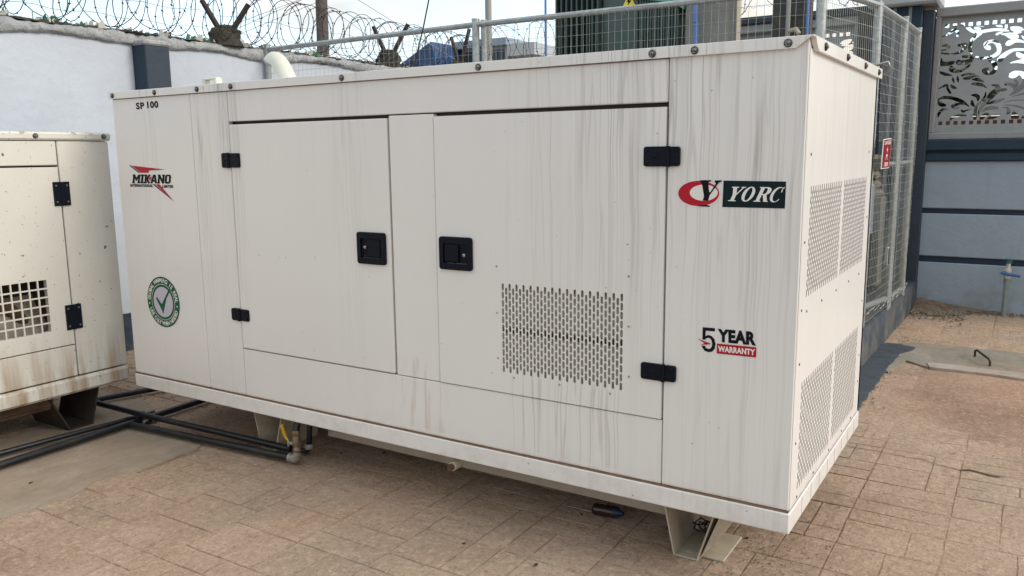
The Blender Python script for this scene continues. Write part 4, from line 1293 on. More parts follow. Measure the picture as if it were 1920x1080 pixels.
q = at(916, 40, y=9); g = MB(); g.cyl((q.x, 9, 0), (q.x, 9, 6), .055, 'grey_pole', n=12); g.build('street_lamp_pole', label='slim light grey metal pole beyond the back wall', cat='pole')
g = MB(); a = at(808, -20, y=2.5); b = at(775, 128, y=2.5); g.tube([a, a.lerp(b, .5) + Vector((.01, 0, 0)), b, b + (b - a).normalized() * .4], .006, 'razor', 5)
g.build('hanging_cable', label='thin black cable hanging slanted in front of the fence', cat='cable')

YF = 16
pt = lambda x, y, Y=YF: at(x, y, y=Y)
bd = thing('flat_roofed_building', tuple(Vector((pt(900, 100).x, YF, 0))), 'blue grey flat roofed building with pale parapet seen over the fence', 'building')
a, b, c = pt(852, 84), pt(948, 68), pt(948, 88)
g = MB(); g.box((a.x, YF, a.z - .12), (b.x, YF + 5, b.z - .02), 'bldg', .0); g.build('parapet', bd)
g = MB(); g.box((b.x + .001, YF + .05, b.z - .50), (pt(1000, 88).x, YF + 4.5, b.z - .20), 'bldgp'); g.build('parapet', bd)
g = MB(); g.box((a.x + .1, YF + .2, 0), (b.x - .05, YF + 4.8, a.z - .12), 'bldgp'); g.build('wall', bd)
for i in range(7):
    x = a.x + .15 + (b.x - a.x - .3) * i / 7; g = MB(); g.box((x, YF + .15, a.z - .75), (x + (b.x - a.x) / 7 - .06, YF + .25, a.z - .20), 'bldgdark'); g.build('window', bd)
rb = pt(1037, 90)
g = MB(); g.box((pt(960, 100).x, YF + 3, 0), (pt(1060, 90).x, YF + 7, pt(1000, 94, YF + 3).z), 'redroof'); g.build('low_building', label='low red brown building left of the transformer', cat='building')
g = MB(); a, b, c = pt(785, 125), pt(850, 84), pt(850, 125)
g.prism([(a.x - .6, YF - 1, a.z - .4), (b.x, YF - 1, b.z - .02), (b.x + .12, YF - 1, b.z - .4), (c.x + .12, YF - 1, a.z - .6), (a.x - .6, YF - 1, a.z - .6)], (0, 3, 0), 'blueroof')
for i in range(9):
    t = i / 8; x = a.x - .6 + (b.x - a.x + .6) * t; z = a.z - .4 + (b.z - a.z + .38) * t
    g.box((x - .012, YF - 1.02, z - .45), (x + .012, YF - .995, z - .02), 'blueroof')
rf = g.build('blue_roof', label='bright blue sheet roof gable beside the flat roofed building', cat='roof')
g = MB(); g.box((a.x - .5, YF - .9, 0), (c.x, YF + 1.8, a.z - .6), 'bldgp'); tagw = g.build('wall', rf)

# street beyond the cut metal screen
hs = thing('roadside_house', (5.0, 20, 0), 'low red brown house with grey roof seen through the cut metal screen', 'house')
g = MB(); g.box((1.0, 20, 0), (9.5, 25, 2.25), 'redroof'); g.build('wall', hs)
g = MB(); g.prism([(0.9, 19.6, 2.25), (9.7, 19.6, 2.25), (9.7, 22, 3.15), (.9, 22, 3.15)], (0, 0, .06), 'greyroof'); g.build('roof', hs)
g = MB(); g.box((.2, 14, 0), (3.05, 14.1, 1.88), 'teal'); g.build('teal_gate', label='teal sheet gate low behind the left end of the metal screen', cat='gate')
random.seed(31)


def tree(x, y, h, r, label, nleaf=900, mats=('leaf', 'leaf2')):
    t = thing('tree', (x, y, 0), label, 'tree', 'trees in the street beyond the screens')
    g = MB(); g.tube([(x, y, 0), (x + .1, y, h * .4), (x - .05, y + .1, h * .7)], [.16, .12, .06], 'wood', 8)
    for k in range(5):
        a = k * 1.3; g.tube([(x + .05, y, h * .45), (x + math.cos(a) * r * .4, y + math.sin(a) * r * .4, h * .65), (x + math.cos(a) * r * .8, y + math.sin(a) * r * .8, h * .8)], [.06, .04, .015], 'wood', 6)
    g.build('trunk', t)
    g = MB()
    cl = [(random.gauss(0, .45) * r, random.gauss(0, .45) * r, h * .72 + random.gauss(0, .22) * r) for _ in range(16)]
    for _ in range(nleaf):
        c = random.choice(cl); p = Vector((x + c[0] + random.gauss(0, .17) * r, y + c[1] + random.gauss(0, .17) * r, c[2] + random.gauss(0, .15) * r))
        u = Vector((random.gauss(0, 1), random.gauss(0, 1), random.gauss(0, .6))).normalized() * random.uniform(.07, .13); v = u.orthogonal().normalized() * random.uniform(.03, .07)
        g.add([p - u, p + v, p + u, p - v], [(0, 1, 2, 3)], random.choice(mats))
    g.build('crown', t)


tree(2.15, 15.5, 3.9, 1.25, 'dark leafy tree behind the left part of the metal screen', 3200)
tree(5.3, 24.5, 4.6, 1.2, 'small dark tree behind the roadside house', 700)

# ------------------------------------------------------------------ the large generator
L, WD, ZB0, ZTOP = 3.564, 1.278, .25, 1.85
x1, x2, d1r, d2l, d2r = .639, .912, 1.898, 2.132, 3.115
sk_, db, dt, lip = .329, .570, 1.668, 1.816
GAP = .0016
gen = thing('generator', (L / 2, WD / 2, 0), 'large white canopy generator with rain streaks, two doors and logos', 'generator')


def gpart(name, mb, label=None): return mb.build(name, gen, label=label)


g = MB()                                                     # dark lining behind the seams, leaves a hollow for the vents
g.box((.012, .034, ZB0 + .01), (2.40, WD - .03, ZTOP - .02), 'gap')
g.box((3.02, .034, ZB0 + .01), (L - .05, WD - .03, ZTOP - .02), 'gap')
g.box((2.40, .034, 1.08), (3.02, WD - .03, ZTOP - .02), 'gap')
g.box((2.40, .034, ZB0 + .01), (3.02, WD - .03, .62), 'gap')
g.box((2.40, .014, .62), (3.02, .2, 1.08), 'shell')
g.box((L - .04, .03, .30), (L - .035, WD - .03, 1.80), 'shelldark')
gpart('inner_lining', g)
bars = MB()
for z in (.815,): bars.box((2.41, .008, z), (3.0, .014, z + .022), 'shelldark')  # added bar that only draws a darker band across the lining
gpart('lining_dark_band', bars)


def panel(name, xa, xb, za, zb, y=0.0, th=.03, bev=.003, label=None):
    g = MB(); g.box((xa + GAP, y, za + GAP), (xb - GAP, y + th, zb - GAP), 'paint', bev); return gpart(name, g, label)


panel('corner_panel', 0, x1, sk_, lip)
panel('side_post_panel', x1, x2, sk_, lip)
panel('header_panel', x2, d2r, dt + .004, lip)
panel('centre_post', d1r, d2l, db, dt + .002)
panel('lower_panel', x2, d2r, sk_, db)
panel('corner_panel', d2r, L, sk_, lip + .03)
g = MB(); g.box((0, -.006, ZB0), (L + .004, WD, sk_ - .006), 'paint', .004); g.box((.0, -.002, sk_ - .008), (L - .002, .03, sk_ + .001), 'seam'); gpart('skirt', g)
# roof cap with folded lip
g = MB()
g.prism([(-.012, -.014, ZTOP), (-.012, -.014, lip), (.762, -.014, lip), (.762, -.014, ZTOP)], (0, .014, 0), 'paint')
g.prism([(.766, -.014, ZTOP), (.766, -.014, lip), (L - .04, -.014, lip), (L - .012, -.014, lip + .020), (L + .010, -.014, ZTOP)], (0, .014, 0), 'paint')
g.prism([(L + .016, .0, ZTOP), (L + .016, .020, lip + .012), (L + .016, .05, lip - .006), (L + .016, WD + .01, lip - .006), (L + .016, WD + .01, ZTOP)], (-.016, 0, 0), 'paint')
g.box((-.012, -.012, ZTOP - .004), (L + .014, WD + .01, ZTOP + .002), 'paint', .001)
g.box((-.012, WD, lip), (L + .014, WD + .012, ZTOP - .004), 'paint')
gpart('roof_cap', g)
g = MB()                                                     # brown strip colours in the shade of the gap under the lip
g.box((.002, .004, lip - .004), (d2r, .02, lip + .02), 'seam'); gpart('lip_gap_shade', g)
# left, back walls
g = MB(); g.box((0, .032, sk_), (.03, WD, lip), 'paint'); g.box((.03, WD - .03, sk_), (L, WD, lip), 'paint'); gpart('rear_panel', g)


# doors
def latch(xa, xb, za, zb, flap_left, door):
    g = MB(); rplate(g, xa, za, xb, zb, .012, -.016, -.004, 'navy_plastic', (xa + .022, za + .026, xb - .022, zb - .026, .006))
    g.box((xa + .024, -.006, za + .027), (xb - .024, -.0045, zb - .027), 'navy_plastic'); g.build('latch_frame', door)
    w = (xb - xa); g = MB()
    if flap_left: fa, fb, kx = xa + .028, xa + .028 + w * .42, xb - .038
    else: fa, fb, kx = xb - .028 - w * .42, xb - .028, xa + .045
    g.box((fa, -.017, za + .032), (fb, -.006, zb - .032), 'navy_plastic', .003); g.build('latch_paddle', door)
    zc = (za + zb) / 2 + (.003 if not flap_left else -.005)
    g = MB(); g.lathe((kx, -.006, zc), (0, -1, 0), [(.0075, 0), (.0075, .008), (.006, .010), (0, .010)], 'chrome', 14); g.box((kx - .001, -.0172, zc - .004), (kx + .001, -.0158, zc + .004), 'gap'); g.build('key_lock', door)


YD = -.004
g = MB(); g.box((x2 + .004, YD, db + .004), (d1r - .008, YD + .03, dt - .009), 'paint', .005)
door1 = gpart('door', g, 'plain door of the generator with its latch at the right edge')
latch(1.709, 1.868, 1.047, 1.184, False, door1)
# door 2 with vent
va, vb_, vc, vd = 2.443, 2.9632, .655, 1.015
cols_, rows_ = 33, 11
g = MB()
DZ0, DZ1 = db + .004, dt - .010
pc_ = (vb_ - va) / cols_; pr_ = (vd - vc) / rows_
frame_rect(g, lambda u, v: Vector((u, YD, v)), (d2l + .004, DZ0, d2r - .004, DZ1), (va, vc, vb_, vd), 'paint', (0, .03, 0))
door2 = gpart('door', g, 'door of the generator with the slotted vent and its latch at the left edge')
latch(2.153, 2.313, 1.051, 1.184, True, door2)
g = MB(); perforated(g, (va, YD, vc), (1, 0, 0), (0, 0, 1), (0, -1, 0), cols_, rows_, pc_, pr_, .0106, .0294, 'paint'); g.build('slotted_vent', door2)


def screw(p, nrm, r=.0042, par=None, mat='rust'):
    g = MB(); g.lathe(p, nrm, [(r, 0), (r * .8, .002), (0, .0028)], mat, 8); g.build('rivet', par)


for px_, py_ in ((931, 499), (1179, 518), (932, 586), (1179, 612), (934, 671), (1179, 706), (964, 708), (1049, 721), (1144, 738)):
    q = at(px_, py_, y=YD); screw((q.x, YD, q.z), (0, -1, 0), .0045, door2, 'galvdull')


# hinges
def hinge(xa, xb, za, zb, knuckle):
    g = MB()
    rplate(g, xa, za, knuckle - .003, zb, .009, -.014, .0, 'navy_plastic'); rplate(g, knuckle + .003, za + .001, xb, zb - .001, .009, -.012, .0, 'navy_plastic')
    g.cyl((knuckle, -.012, za - .001), (knuckle, -.012, zb + .001), .008, 'navy_plastic', n=10)
    for sx_ in ((xa + .014, za + .014), (xa + .014, zb - .014), (xb - .014, za + .014), (xb - .014, zb - .014), ((xa + knuckle) / 2, (za + zb) / 2)):
        g.lathe((sx_[0], -.014, sx_[1]), (0, -1, 0), [(.006, 0), (.005, .002), (0, .003)], 'navy_plastic', 8)
    gpart('hinge', g)


hinge(.860, .984, 1.457, 1.527, x2 - .005); hinge(.858, .980, .712, .772, x2 + .002)
hinge(3.034, 3.162, 1.461, 1.528, d2r + .006); hinge(3.035, 3.164, .715, .775, d2r + .004)


def bolt(p, nrm, par, r=.013):
    g = MB(); g.lathe(p, nrm, [(r, 0), (r, .003), (r * .78, .006)], 'bolt_black', 14)
    g.lathe(p, nrm, [(r * .56, .004), (r * .50, .009), (r * .25, .011), (0, .011)], 'bolt_head', 6)
    g.build('bolt', par)


for x in (.030, .387, .718, .961, 1.663, 2.361, 3.061, 3.207, 3.502):
    bolt((x, -.014, 1.832), (0, -1, 0), gen)
for y in (.133, .498, .858, 1.186): bolt((L + .016, y, 1.830), (1, 0, 0), gen)

# right end panel with four slotted vents
side = lambda u, v: Vector((L, u, v))
g = MB()
VY = ((.097, .609), (.652, 1.139)); VZ = ((.365, .752), (1.03, 1.40))
ys = [.004, VY[0][0], VY[0][1], VY[1][0], VY[1][1], WD]; zs = [sk_ + .002, VZ[0][0], VZ[0][1], VZ[1][0], VZ[1][1], lip]
for i in range(5):
    for j in range(5):
        if i in (1, 3) and j in (1, 3): continue
        a = [side(ys[i], zs[j]), side(ys[i + 1], zs[j]), side(ys[i + 1], zs[j + 1]), side(ys[i], zs[j + 1])]
        g.add(a, [(0, 1, 2, 3)], 'paint')
g.box((L - .03, .004, sk_ + .002), (L - .001, .034, lip), 'paint')
endp = gpart('end_panel', g)
for (ya, yb) in VY:
    for (za, zb) in VZ:
        g = MB(); c_ = 31; perforated(g, (L, ya, za), (0, 1, 0), (0, 0, 1), (1, 0, 0), c_, 11, (yb - ya) / c_, (zb - za) / 11, .0095, .0280, 'paint', .0008); g.build('slotted_vent', endp)
for (y_, z_) in ((.077, 1.497), (1.16, 1.50), (.045, 1.22), (.045, 1.0), (.12, .985), (.35, .985), (.60, .985), (.85, .985), (1.08, .985), (1.2, 1.22), (1.2, .85), (.05, .82), (.05, .55), (.10, .345), (.35, .345), (.62, .345), (.88, .345), (1.08, .345), (1.21, .60), (1.21, .48)):
    screw((L, y_, z_), (1, 0, 0), .005, endp, 'rust')
g = MB()
for i in range(1, 9):
    y = .03 + i * .14; g.box((L + .0035, y, ZB0 + .006), (L + .0048, y + .0022, sk_ - .01), 'beam')
gpart('skirt_scoring', g)

# under frame
g = MB(); g.box((1.26, .20, .118), (3.06, .26, ZB0), 'beam', .004); g.box((1.26, .261, .125), (3.05, WD - .2, ZB0 - .002), 'beam'); g.box((.2, .262, .17), (L - .15, WD - .21, ZB0 - .001), 'beam'); g.box((3.16, .42, .13), (3.42, .46, ZB0), 'beam', .003); gpart('base_rail', g)  # unseen inner box behind the rail, lowered to darken the ground beneath


def foot(xt0, xt1, xb0, xb1, y0, y1, zt, zb, par, mat, label=None, th=.005):
    g = MB()
    g.prism([(xt0, y0, zt), (xt0 + th, y0, zt), (xb0 + th, y0, zb + th), (xb1 - th, y0, zb + th), (xt1 - th, y0, zt), (xt1, y0, zt), (xb1, y0, zb), (xb0, y0, zb)], (0, y1 - y0, 0), mat)
    return g.build('foot', par, label=label)


foot(3.063, 3.292, 3.118, 3.214, .13, .42, .26, .002, gen, 'foot')
foot(.787, 1.03, .845, .955, .13, .42, .26, .002, gen, 'foot')
foot(3.063, 3.292, 3.118, 3.214, .90, 1.18, .26, .002, gen, 'foot'); foot(.787, 1.03, .845, .955, .90, 1.18, .26, .002, gen, 'foot')
g = MB(); g.box((3.15, .17, .0), (3.30, .40, .008), 'foot', .002); gpart('foot_plate', g)
g = MB(); fp = [(3.225, .15, .02), (3.30, .16, .09), (3.345, .2, .16), (3.36, .26, .20), (3.30, .28, .15), (3.235, .22, .03)]
g.prism([(3.222, .135, .012), (3.31, .135, .245), (3.34, .135, .25), (3.30, .16, .12)], (.0, .16, .0), 'foot'); gpart('torn_gusset', g)
q = at(853, 872, y=.02); g = MB(); g.cyl((q.x, .06, q.z), (q.x, .0, q.z), .020, 'foot', n=10); g.cyl((q.x, .0, q.z), (q.x, -.02, q.z), .015, 'rust', n=6, smooth=False); gpart('drain_plug', g)
# roof fittings
ex = [at(528, 150, y=.45), at(538, 138, y=.45)]
q0 = at(527, 155, y=.6); q1 = at(517, 124, y=.6); q2 = at(505, 117, y=.6)
g = MB(); ctl = [q0 + Vector((.095, 0, -.10)), q0 + Vector((.075, 0, -.02)), q1 + Vector((.055, 0, .01)), q1 + Vector((.03, 0, .035)), q2 + Vector((.035, 0, .030)), q2 + Vector((.012, 0, -.005))]
bz = lambda t: sum((Vector(c_) * math.comb(5, i_) * t ** i_ * (1 - t) ** (5 - i_) for i_, c_ in enumerate(ctl)), Vector())
g.tube([bz(i / 14) for i in range(15)], [.050 - .008 * i / 14 for i in range(15)], 'exhaust', 20)
g.tube([bz(.96), bz(1)], [.046, .046], 'bldg', 20)
g.build('exhaust_elbow', gen)
q = at(378, 164, y=.05); q3 = at(405, 158, y=.05)
g = MB()
for x_ in (q.x, q3.x - .02): g.box((x_, .05, ZTOP), (x_ + .022, .09, ZTOP + .032), 'exhaust', .004)
g.box((q.x + .002, .052, ZTOP + .030), (q3.x, .088, ZTOP + .040), 'exhaust', .004); g.build('lifting_lug', gen)

# ---- printing on the front
F1, F2, F3 = front(-.0014), front(-.0022), front(-.0030)
g = MB(); fit_text(g, 'SP', (.2067, 1.7555, .276, 1.790), F1, 'black', spacing=1.15, offset=.040); gpart('model_lettering', g)
g = MB(); fit_text(g, '100', (.300, 1.7575, .392, 1.792), F1, 'black', spacing=1.12, offset=.040); gpart('model_lettering', g)


def fp2(px, py): q = at(px, py, y=0); return (q.x, q.z)


# red and black bolt emblem with name
zm = lambda X, Y: fp2(220 + X / 10.8, 290 + Y / 10.8)
g = MB()
poly(g, [[zm(300, 222), zm(975, 300), zm(640, 322), zm(640, 366), zm(475, 366)]], F1, 'red')
poly(g, [[zm(240, 215), zm(280, 218), zm(462, 366), zm(432, 366)]], F1, 'black')
poly(g, [[zm(775, 600), zm(855, 600), zm(1150, 945), zm(1040, 850)]], F1, 'red')
poly(g, [[zm(715, 596), zm(755, 598), zm(1100, 905), zm(1150, 950), zm(1050, 868)]], F1, 'black')


def slab_word(mb, word, box, mat, place, sl):
    u0, v0, u1, v1 = box
    GL = {
        'M': [[(0, 0), (.32, 0), (.32, .16), (.27, .16), (.27, .62), (.5, .2), (.73, .62), (.73, .16), (.66, .16), (.66, 0), (1, 0), (1, .16), (.95, .16), (.95, .84), (1, .84), (1, 1), (.72, 1), (.5, .58), (.28, 1), (0, 1), (0, .84), (.05, .84), (.05, .16), (0, .16)]],
        'I': [[(0, 0), (1, 0), (1, .16), (.8, .16), (.8, .84), (1, .84), (1, 1), (0, 1), (0, .84), (.2, .84), (.2, .16), (0, .16)]],
        'K': [[(0, 0), (.45, 0), (.45, .16), (.38, .16), (.38, .40), (.66, 0), (1, 0), (.60, .52), (1.0, 1), (.68, 1), (.38, .64), (.38, .84), (.45, .84), (.45, 1), (0, 1), (0, .84), (.1, .84), (.1, .16), (0, .16)]],
        'A': [[(0, 0), (.28, 0), (.34, .2), (.66, .2), (.72, 0), (1, 0), (.68, 1), (.32, 1)], [(.40, .38), (.60, .38), (.5, .74)]],
        'N': [[(0, 0), (.36, 0), (.36, .16), (.3, .16), (.3, .62), (.7, 0), (.95, 0), (.95, .84), (1, .84), (1, 1), (.62, 1), (.62, .84), (.7, .84), (.7, .42), (.3, 1), (0, 1), (0, .84), (.06, .84), (.06, .16), (0, .16)]],
        'O': [[(.18, 0), (.82, 0), (1, .2), (1, .8), (.82, 1), (.18, 1), (0, .8), (0, .2)], [(.32, .18), (.32, .82), (.68, .82), (.68, .18)]],
    }
    wd = {'M': 1.25, 'I': .52, 'K': 1.0, 'A': 1.0, 'N': 1.08, 'O': .88}; gap = .05
    tot = sum(wd[c] for c in word) + gap * (len(word) - 1); k = (u1 - u0) / tot; u = u0
    for c in word:
        ps = [[(u + x * wd[c] * k + (y - .5) * sl, v0 + y * (v1 - v0)) for x, y in pg] for pg in GL[c]]
        poly(mb, ps, place, mat); u += (wd[c] + gap) * k


b0, b1 = zm(312, 575), zm(1085, 405)
slab_word(g, 'MIKANO', (b0[0] + .004, b0[1], b1[0] - .002, b1[1]), 'black', F2, .012)
poly(g, [[zm(638, 480), zm(705, 432), zm(680, 530)]], F3, 'red')
b0, b1 = zm(272, 650), zm(722, 598); fit_text(g, 'INTERNATIONAL', (b0[0], b0[1], b1[0], b1[1]), F2, 'black', offset=.045, spacing=1.15)
b0, b1 = zm(918, 668), zm(1135, 615); fit_text(g, 'LIMITED', (b0[0], b0[1], b1[0], b1[1]), F2, 'black', offset=.045, spacing=1.15)
gpart('maker_emblem', g)

# crescent Y emblem and name plate
zy = lambda X, Y: fp2(1180 + X / 5.4, 240 + Y / 5.4)
g = MB()
c0, rx, ry = zy(705, 662), None, None
e = lambda cx, cy, ax, ay, n=48: [zy(cx + ax * math.cos(2 * PI * i / n), cy + ay * math.sin(2 * PI * i / n)) for i in range(n)]
poly(g, [e(705, 661, 216, 136)], front(-.0012), 'white_print')
poly(g, [e(704, 662, 208, 128), e(755, 655, 142, 82)], F1, 'red')
poly(g, [[zy(955, 532), zy(1588, 542), zy(1575, 815), zy(943, 800)]], F1, 'darkplate')
poly(g, [[zy(735, 520), zy(790, 600), zy(905, 600), zy(915, 520)]], F2, 'white_print') if False else None
poly(g, [[zy(712, 528), zy(832, 528), zy(830, 540), zy(800, 548), zy(810, 650), zy(822, 650), zy(880, 560), zy(865, 545), zy(868, 530), zy(940, 530), zy(935, 542), zy(905, 556), zy(815, 680), zy(800, 735), zy(745, 735), zy(758, 690), zy(740, 575), zy(728, 545)]], F2, 'black')
poly(g, [[zy(745, 782), zy(795, 780), zy(820, 790), zy(815, 797), zy(695, 792), zy(700, 784)]], F2, 'black')


def yorc(mb, box, place, mat, slant):
    u0, v0, u1, v1 = box; w = u1 - u0; h = v1 - v0

    def T(x, y): return (u0 + x * w + (y - .0) * slant, v0 + y * h)
    def C(cx, cy, rx_, ry_, a0, a1, n=26, ): return [(cx + rx_ * math.cos(a0 + (a1 - a0) * i / n), cy + ry_ * math.sin(a0 + (a1 - a0) * i / n)) for i in range(n + 1)]
    # Y
    Yp = [(.00, 1), (.00, .95), (.035, .93), (.075, .50), (.075, .07), (.03, .05), (.03, 0), (.18, 0), (.18, .05), (.145, .07), (.145, .48), (.185, .88), (.155, .94), (.155, 1), (.25, 1), (.25, .95), (.215, .92), (.165, .62), (.15, .58), (.105, .93), (.135, .95), (.135, 1)]
    Yp = [(0, 1), (0, .94), (.03, .93), (.08, .47), (.08, .06), (.04, .05), (.04, 0), (.19, 0), (.19, .05), (.15, .06), (.15, .47), (.205, .93), (.17, .94), (.17, 1), (.27, 1), (.27, .94), (.235, .93), (.165, .50), (.135, .50), (.105, .93), (.14, .94), (.14, 1)]
    Yp = [(0, 1), (0, .94), (.03, .92), (.078, .45), (.078, .07), (.04, .05), (.04, 0), (.19, 0), (.19, .05), (.15, .07), (.15, .45), (.215, .92), (.18, .94), (.18, 1), (.265, 1), (.265, .94), (.24, .92), (.155, .40), (.15, .45), (.105, .92), (.145, .94), (.145, 1)]
    Yp = [(0, 1), (0, .94), (.03, .92), (.078, .45), (.078, .07), (.04, .05), (.04, 0), (.19, 0), (.19, .05), (.15, .07), (.15, .44), (.225, .92), (.185, .94), (.185, 1), (.27, 1), (.27, .94), (.25, .92), (.165, .50), (.105, .92), (.14, .94), (.14, 1)]
    Yp = [(0, 1), (0, .94), (.03, .92), (.078, .45), (.078, .07), (.04, .05), (.04, 0), (.19, 0), (.19, .05), (.15, .07), (.15, .42), (.24, .93), (.27, .95), (.27, 1), (.185, 1), (.185, .95), (.21, .93), (.143, .54), (.105, .92), (.14, .94), (.14, 1)]
    poly(mb, [[T(*p) for p in Yp]], place, mat)
    poly(mb, [[T(*p) for p in C(.375, .5, .115, .52, 0, 2 * PI)[:-1]], [T(*p) for p in C(.377, .5, .052, .45, 0, 2 * PI)[:-1]]], place, mat)
    Rp = [(.535, 1), (.535, .94), (.565, .92), (.565, .08), (.53, .05), (.53, 0), (.665, 0), (.665, .05), (.635, .08), (.635, .46), (.655, .46), (.72, .0), (.80, 0), (.80, .05), (.78, .07), (.72, .49), (.755, .55), (.775, .65), (.775, .82), (.75, .93), (.70, 1)]
    Rh = [(.635, .53), (.635, .93), (.68, .93), (.70, .85), (.70, .62), (.68, .53)]
    poly(mb, [[T(*p) for p in Rp], [T(*p) for p in Rh]], place, mat)
    Co = C(.91, .5, .112, .52, .78, 2 * PI - .72, 30); Ci = C(.925, .5, .072, .46, 2 * PI - .62, .62, 30)
    poly(mb, [[T(*p) for p in Co + Ci]], place, mat)
    poly(mb, [[T(*p) for p in ((.965, .66), (.982, .66), (.990, 1.02), (.975, 1.02), (.955, .93))]], place, mat)


a_, b_ = zy(978, 745), zy(1535, 600)
yorc(g, (a_[0], a_[1] + .002, b_[0] - .006, b_[1]), F2, 'white_print', .020)
gpart('brand_emblem', g)

# warranty sign
zw = lambda X, Y: fp2(1280 + X / 9, 580 + Y / 9)
g = MB()
five = [(340, 300), (548, 318), (545, 372), (392, 358), (385, 450), (430, 430), (490, 448), (535, 500), (555, 580), (545, 660), (500, 712), (440, 722), (375, 700), (335, 645), (325, 612), (375, 612), (390, 645), (430, 668), (470, 660), (495, 625), (500, 575), (488, 520), (460, 485), (425, 480), (395, 490), (380, 512), (335, 508)]
poly(g, [[zw(*p) for p in five]], F1, 'black')
poly(g, [[zw(250, 488), zw(420, 555), zw(490, 580), zw(420, 590), zw(300, 596), zw(375, 570)]], F3, 'red')


def quadplace(p00_, p10_, p11_, p01_, off):
    P4 = [zw(*p) for p in (p00_, p10_, p11_, p01_)]
    def f(u, v):
        x = (P4[0][0] * (1 - u) + P4[1][0] * u) * (1 - v) + (P4[3][0] * (1 - u) + P4[2][0] * u) * v
        z = (P4[0][1] * (1 - u) + P4[1][1] * u) * (1 - v) + (P4[3][1] * (1 - u) + P4[2][1] * u) * v
        return Vector((x, off, z))
    return f


fit_text(g, 'YEAR', (0, 0, 1, 1), quadplace((590, 545), (1240, 612), (1240, 380), (590, 325), -.0014), 'black', offset=.055, spacing=1.06)
poly(g, [[zw(580, 575), zw(1245, 640), zw(1240, 812), zw(575, 742)]], F1, 'red')
fit_text(g, 'WARRANTY', (0, 0, 1, 1), quadplace((600, 710), (1225, 775), (1225, 672), (600, 612), -.0024), 'white_print', offset=.045, spacing=1.06)
gpart('warranty_sign', g)

# round green sticker
cx_, cz_ = .3035, .7515; RO = .1365
g = MB()
circ = lambda r, n=56: [(cx_ + r * math.cos(2 * PI * i / n), cz_ + r * math.sin(2 * PI * i / n)) for i in range(n)]
poly(g, [circ(RO + .004)], front(-.0010), 'white_print'); poly(g, [circ(RO)], F1, 'green')
poly(g, [circ(.0975), circ(.0950)], F2, 'white_print'); poly(g, [circ(.0815)], F2, 'lilac')
ck = [(-.058, .014), (-.052, .026), (-.012, -.012), (.060, .077), (.069, .068), (.030, .02), (.004, -.040), (-.006, -.064), (-.022, -.036)]
poly(g, [[(cx_ + a, cz_ + b) for a, b in ck]], F3, 'green')


def arc_text(mb, s, r, a_mid, span, size, inward=False):
    n = len(s)
    for i, ch in enumerate(s):
        if ch == ' ': continue
        t = (i - (n - 1) / 2) / (n - 1)
        a = a_mid - span * t if not inward else a_mid + span * t
        vs, fs = text_mesh(ch, size, 0, .0009, 1, 'CENTER')
        rot = a - PI / 2 if not inward else a + PI / 2
        rr = r if not inward else r + size * .62
        out = []
        for x, y in vs:
            x *= .92
            X = x * math.cos(rot) - y * math.sin(rot); Y = x * math.sin(rot) + y * math.cos(rot)
            out.append(Vector((cx_ + rr * math.cos(a) + X, -.0030, cz_ + rr * math.sin(a) + Y)))
        mb.add(out, fs, 'white_print')


arc_text(g, 'GLOBAL WARMING IS REAL', .1065, PI / 2, math.radians(166), .030)
arc_text(g, 'USE ONLY WHEN NEEDED', .1075, -PI / 2, math.radians(132), .029, True)
for a in (PI + .02, -.02):
    poly(g, [[(cx_ + .117 * math.cos(a) + .005 * math.cos(t), cz_ - .012 + .117 * math.sin(a) + .005 * math.sin(t)) for t in [2 * PI * i / 12 for i in range(12)]]], F3, 'white_print')
gpart('round_sticker', g)

# ------------------------------------------------------------------ the older generator on the left
XL = -.2; Y1_, Y0_ = .085, -2.9; Z0_, Z1_ = .238, 1.647
old = thing('generator', (XL - .5, -1.4, 0), 'older cream generator with rust stains and a square grid vent, cut by the left edge', 'generator')


def opart(name, mb, label=None): return mb.build(name, old, label=label)


def opanel(name, ya, yb, za, zb, x=XL, th=.03, label=None):
    g = MB(); g.box((x - th, ya + .003, za + .003), (x, yb - .003, zb - .003), 'old', .004); return opart(name, g, label)


g = MB(); g.box((XL - 1.1, Y0_ + .03, Z0_ + .03), (XL - .25, Y1_ - .03, Z1_ - .03), 'gap'); g.box((XL - .26, -.62, .93), (XL - .034, Y1_ - .04, 1.62), 'gap'); g.box((XL - .26, Y0_, .93), (XL - .034, -.7, 1.62), 'gap')
g.box((XL - .26, -.30, .25), (XL - .034, Y1_ - .04, .93), 'gap'); g.box((XL - .26, Y0_, .25), (XL - .034, -1.0, .93), 'gap'); g.box((XL - .26, -1.0, .25), (XL - .034, -.3, .56), 'gap'); opart('inner_lining', g)
opanel('corner_panel', -.208, Y1_, .330, 1.603)
opanel('header_panel', -1.6, -.208, 1.472, 1.603); opanel('lower_panel', -1.6, -.208, .330, .508)
opanel('end_panel', Y0_, -1.6, .330, 1.603)
g = MB(); frame_rect(g, lambda u, v: Vector((XL + .002, u, v)), (-1.597, .512, -.214, 1.466), (-.88, .602, -.333, .880), 'old', (-.03, 0, 0)); odoor = opart('door', g)
g = MB()
k = 0; yv = -.88
while yv < -.333 - .01:
    g.box((XL - .006, yv - .004, .602), (XL + .0035, yv + .004, .880), 'old', .001); yv += .0455
zz = .602
for i in range(1, 6): g.box((XL - .008, -.88, .602 + .278 * i / 6 - .004), (XL + .0025, -.333, .602 + .278 * i / 6 + .004), 'old', .001)
g.build('grid_vent', odoor)
g = MB(); random.seed(2); vs = []; n_ = 14                      # crumpled sheet and hose inside the vent
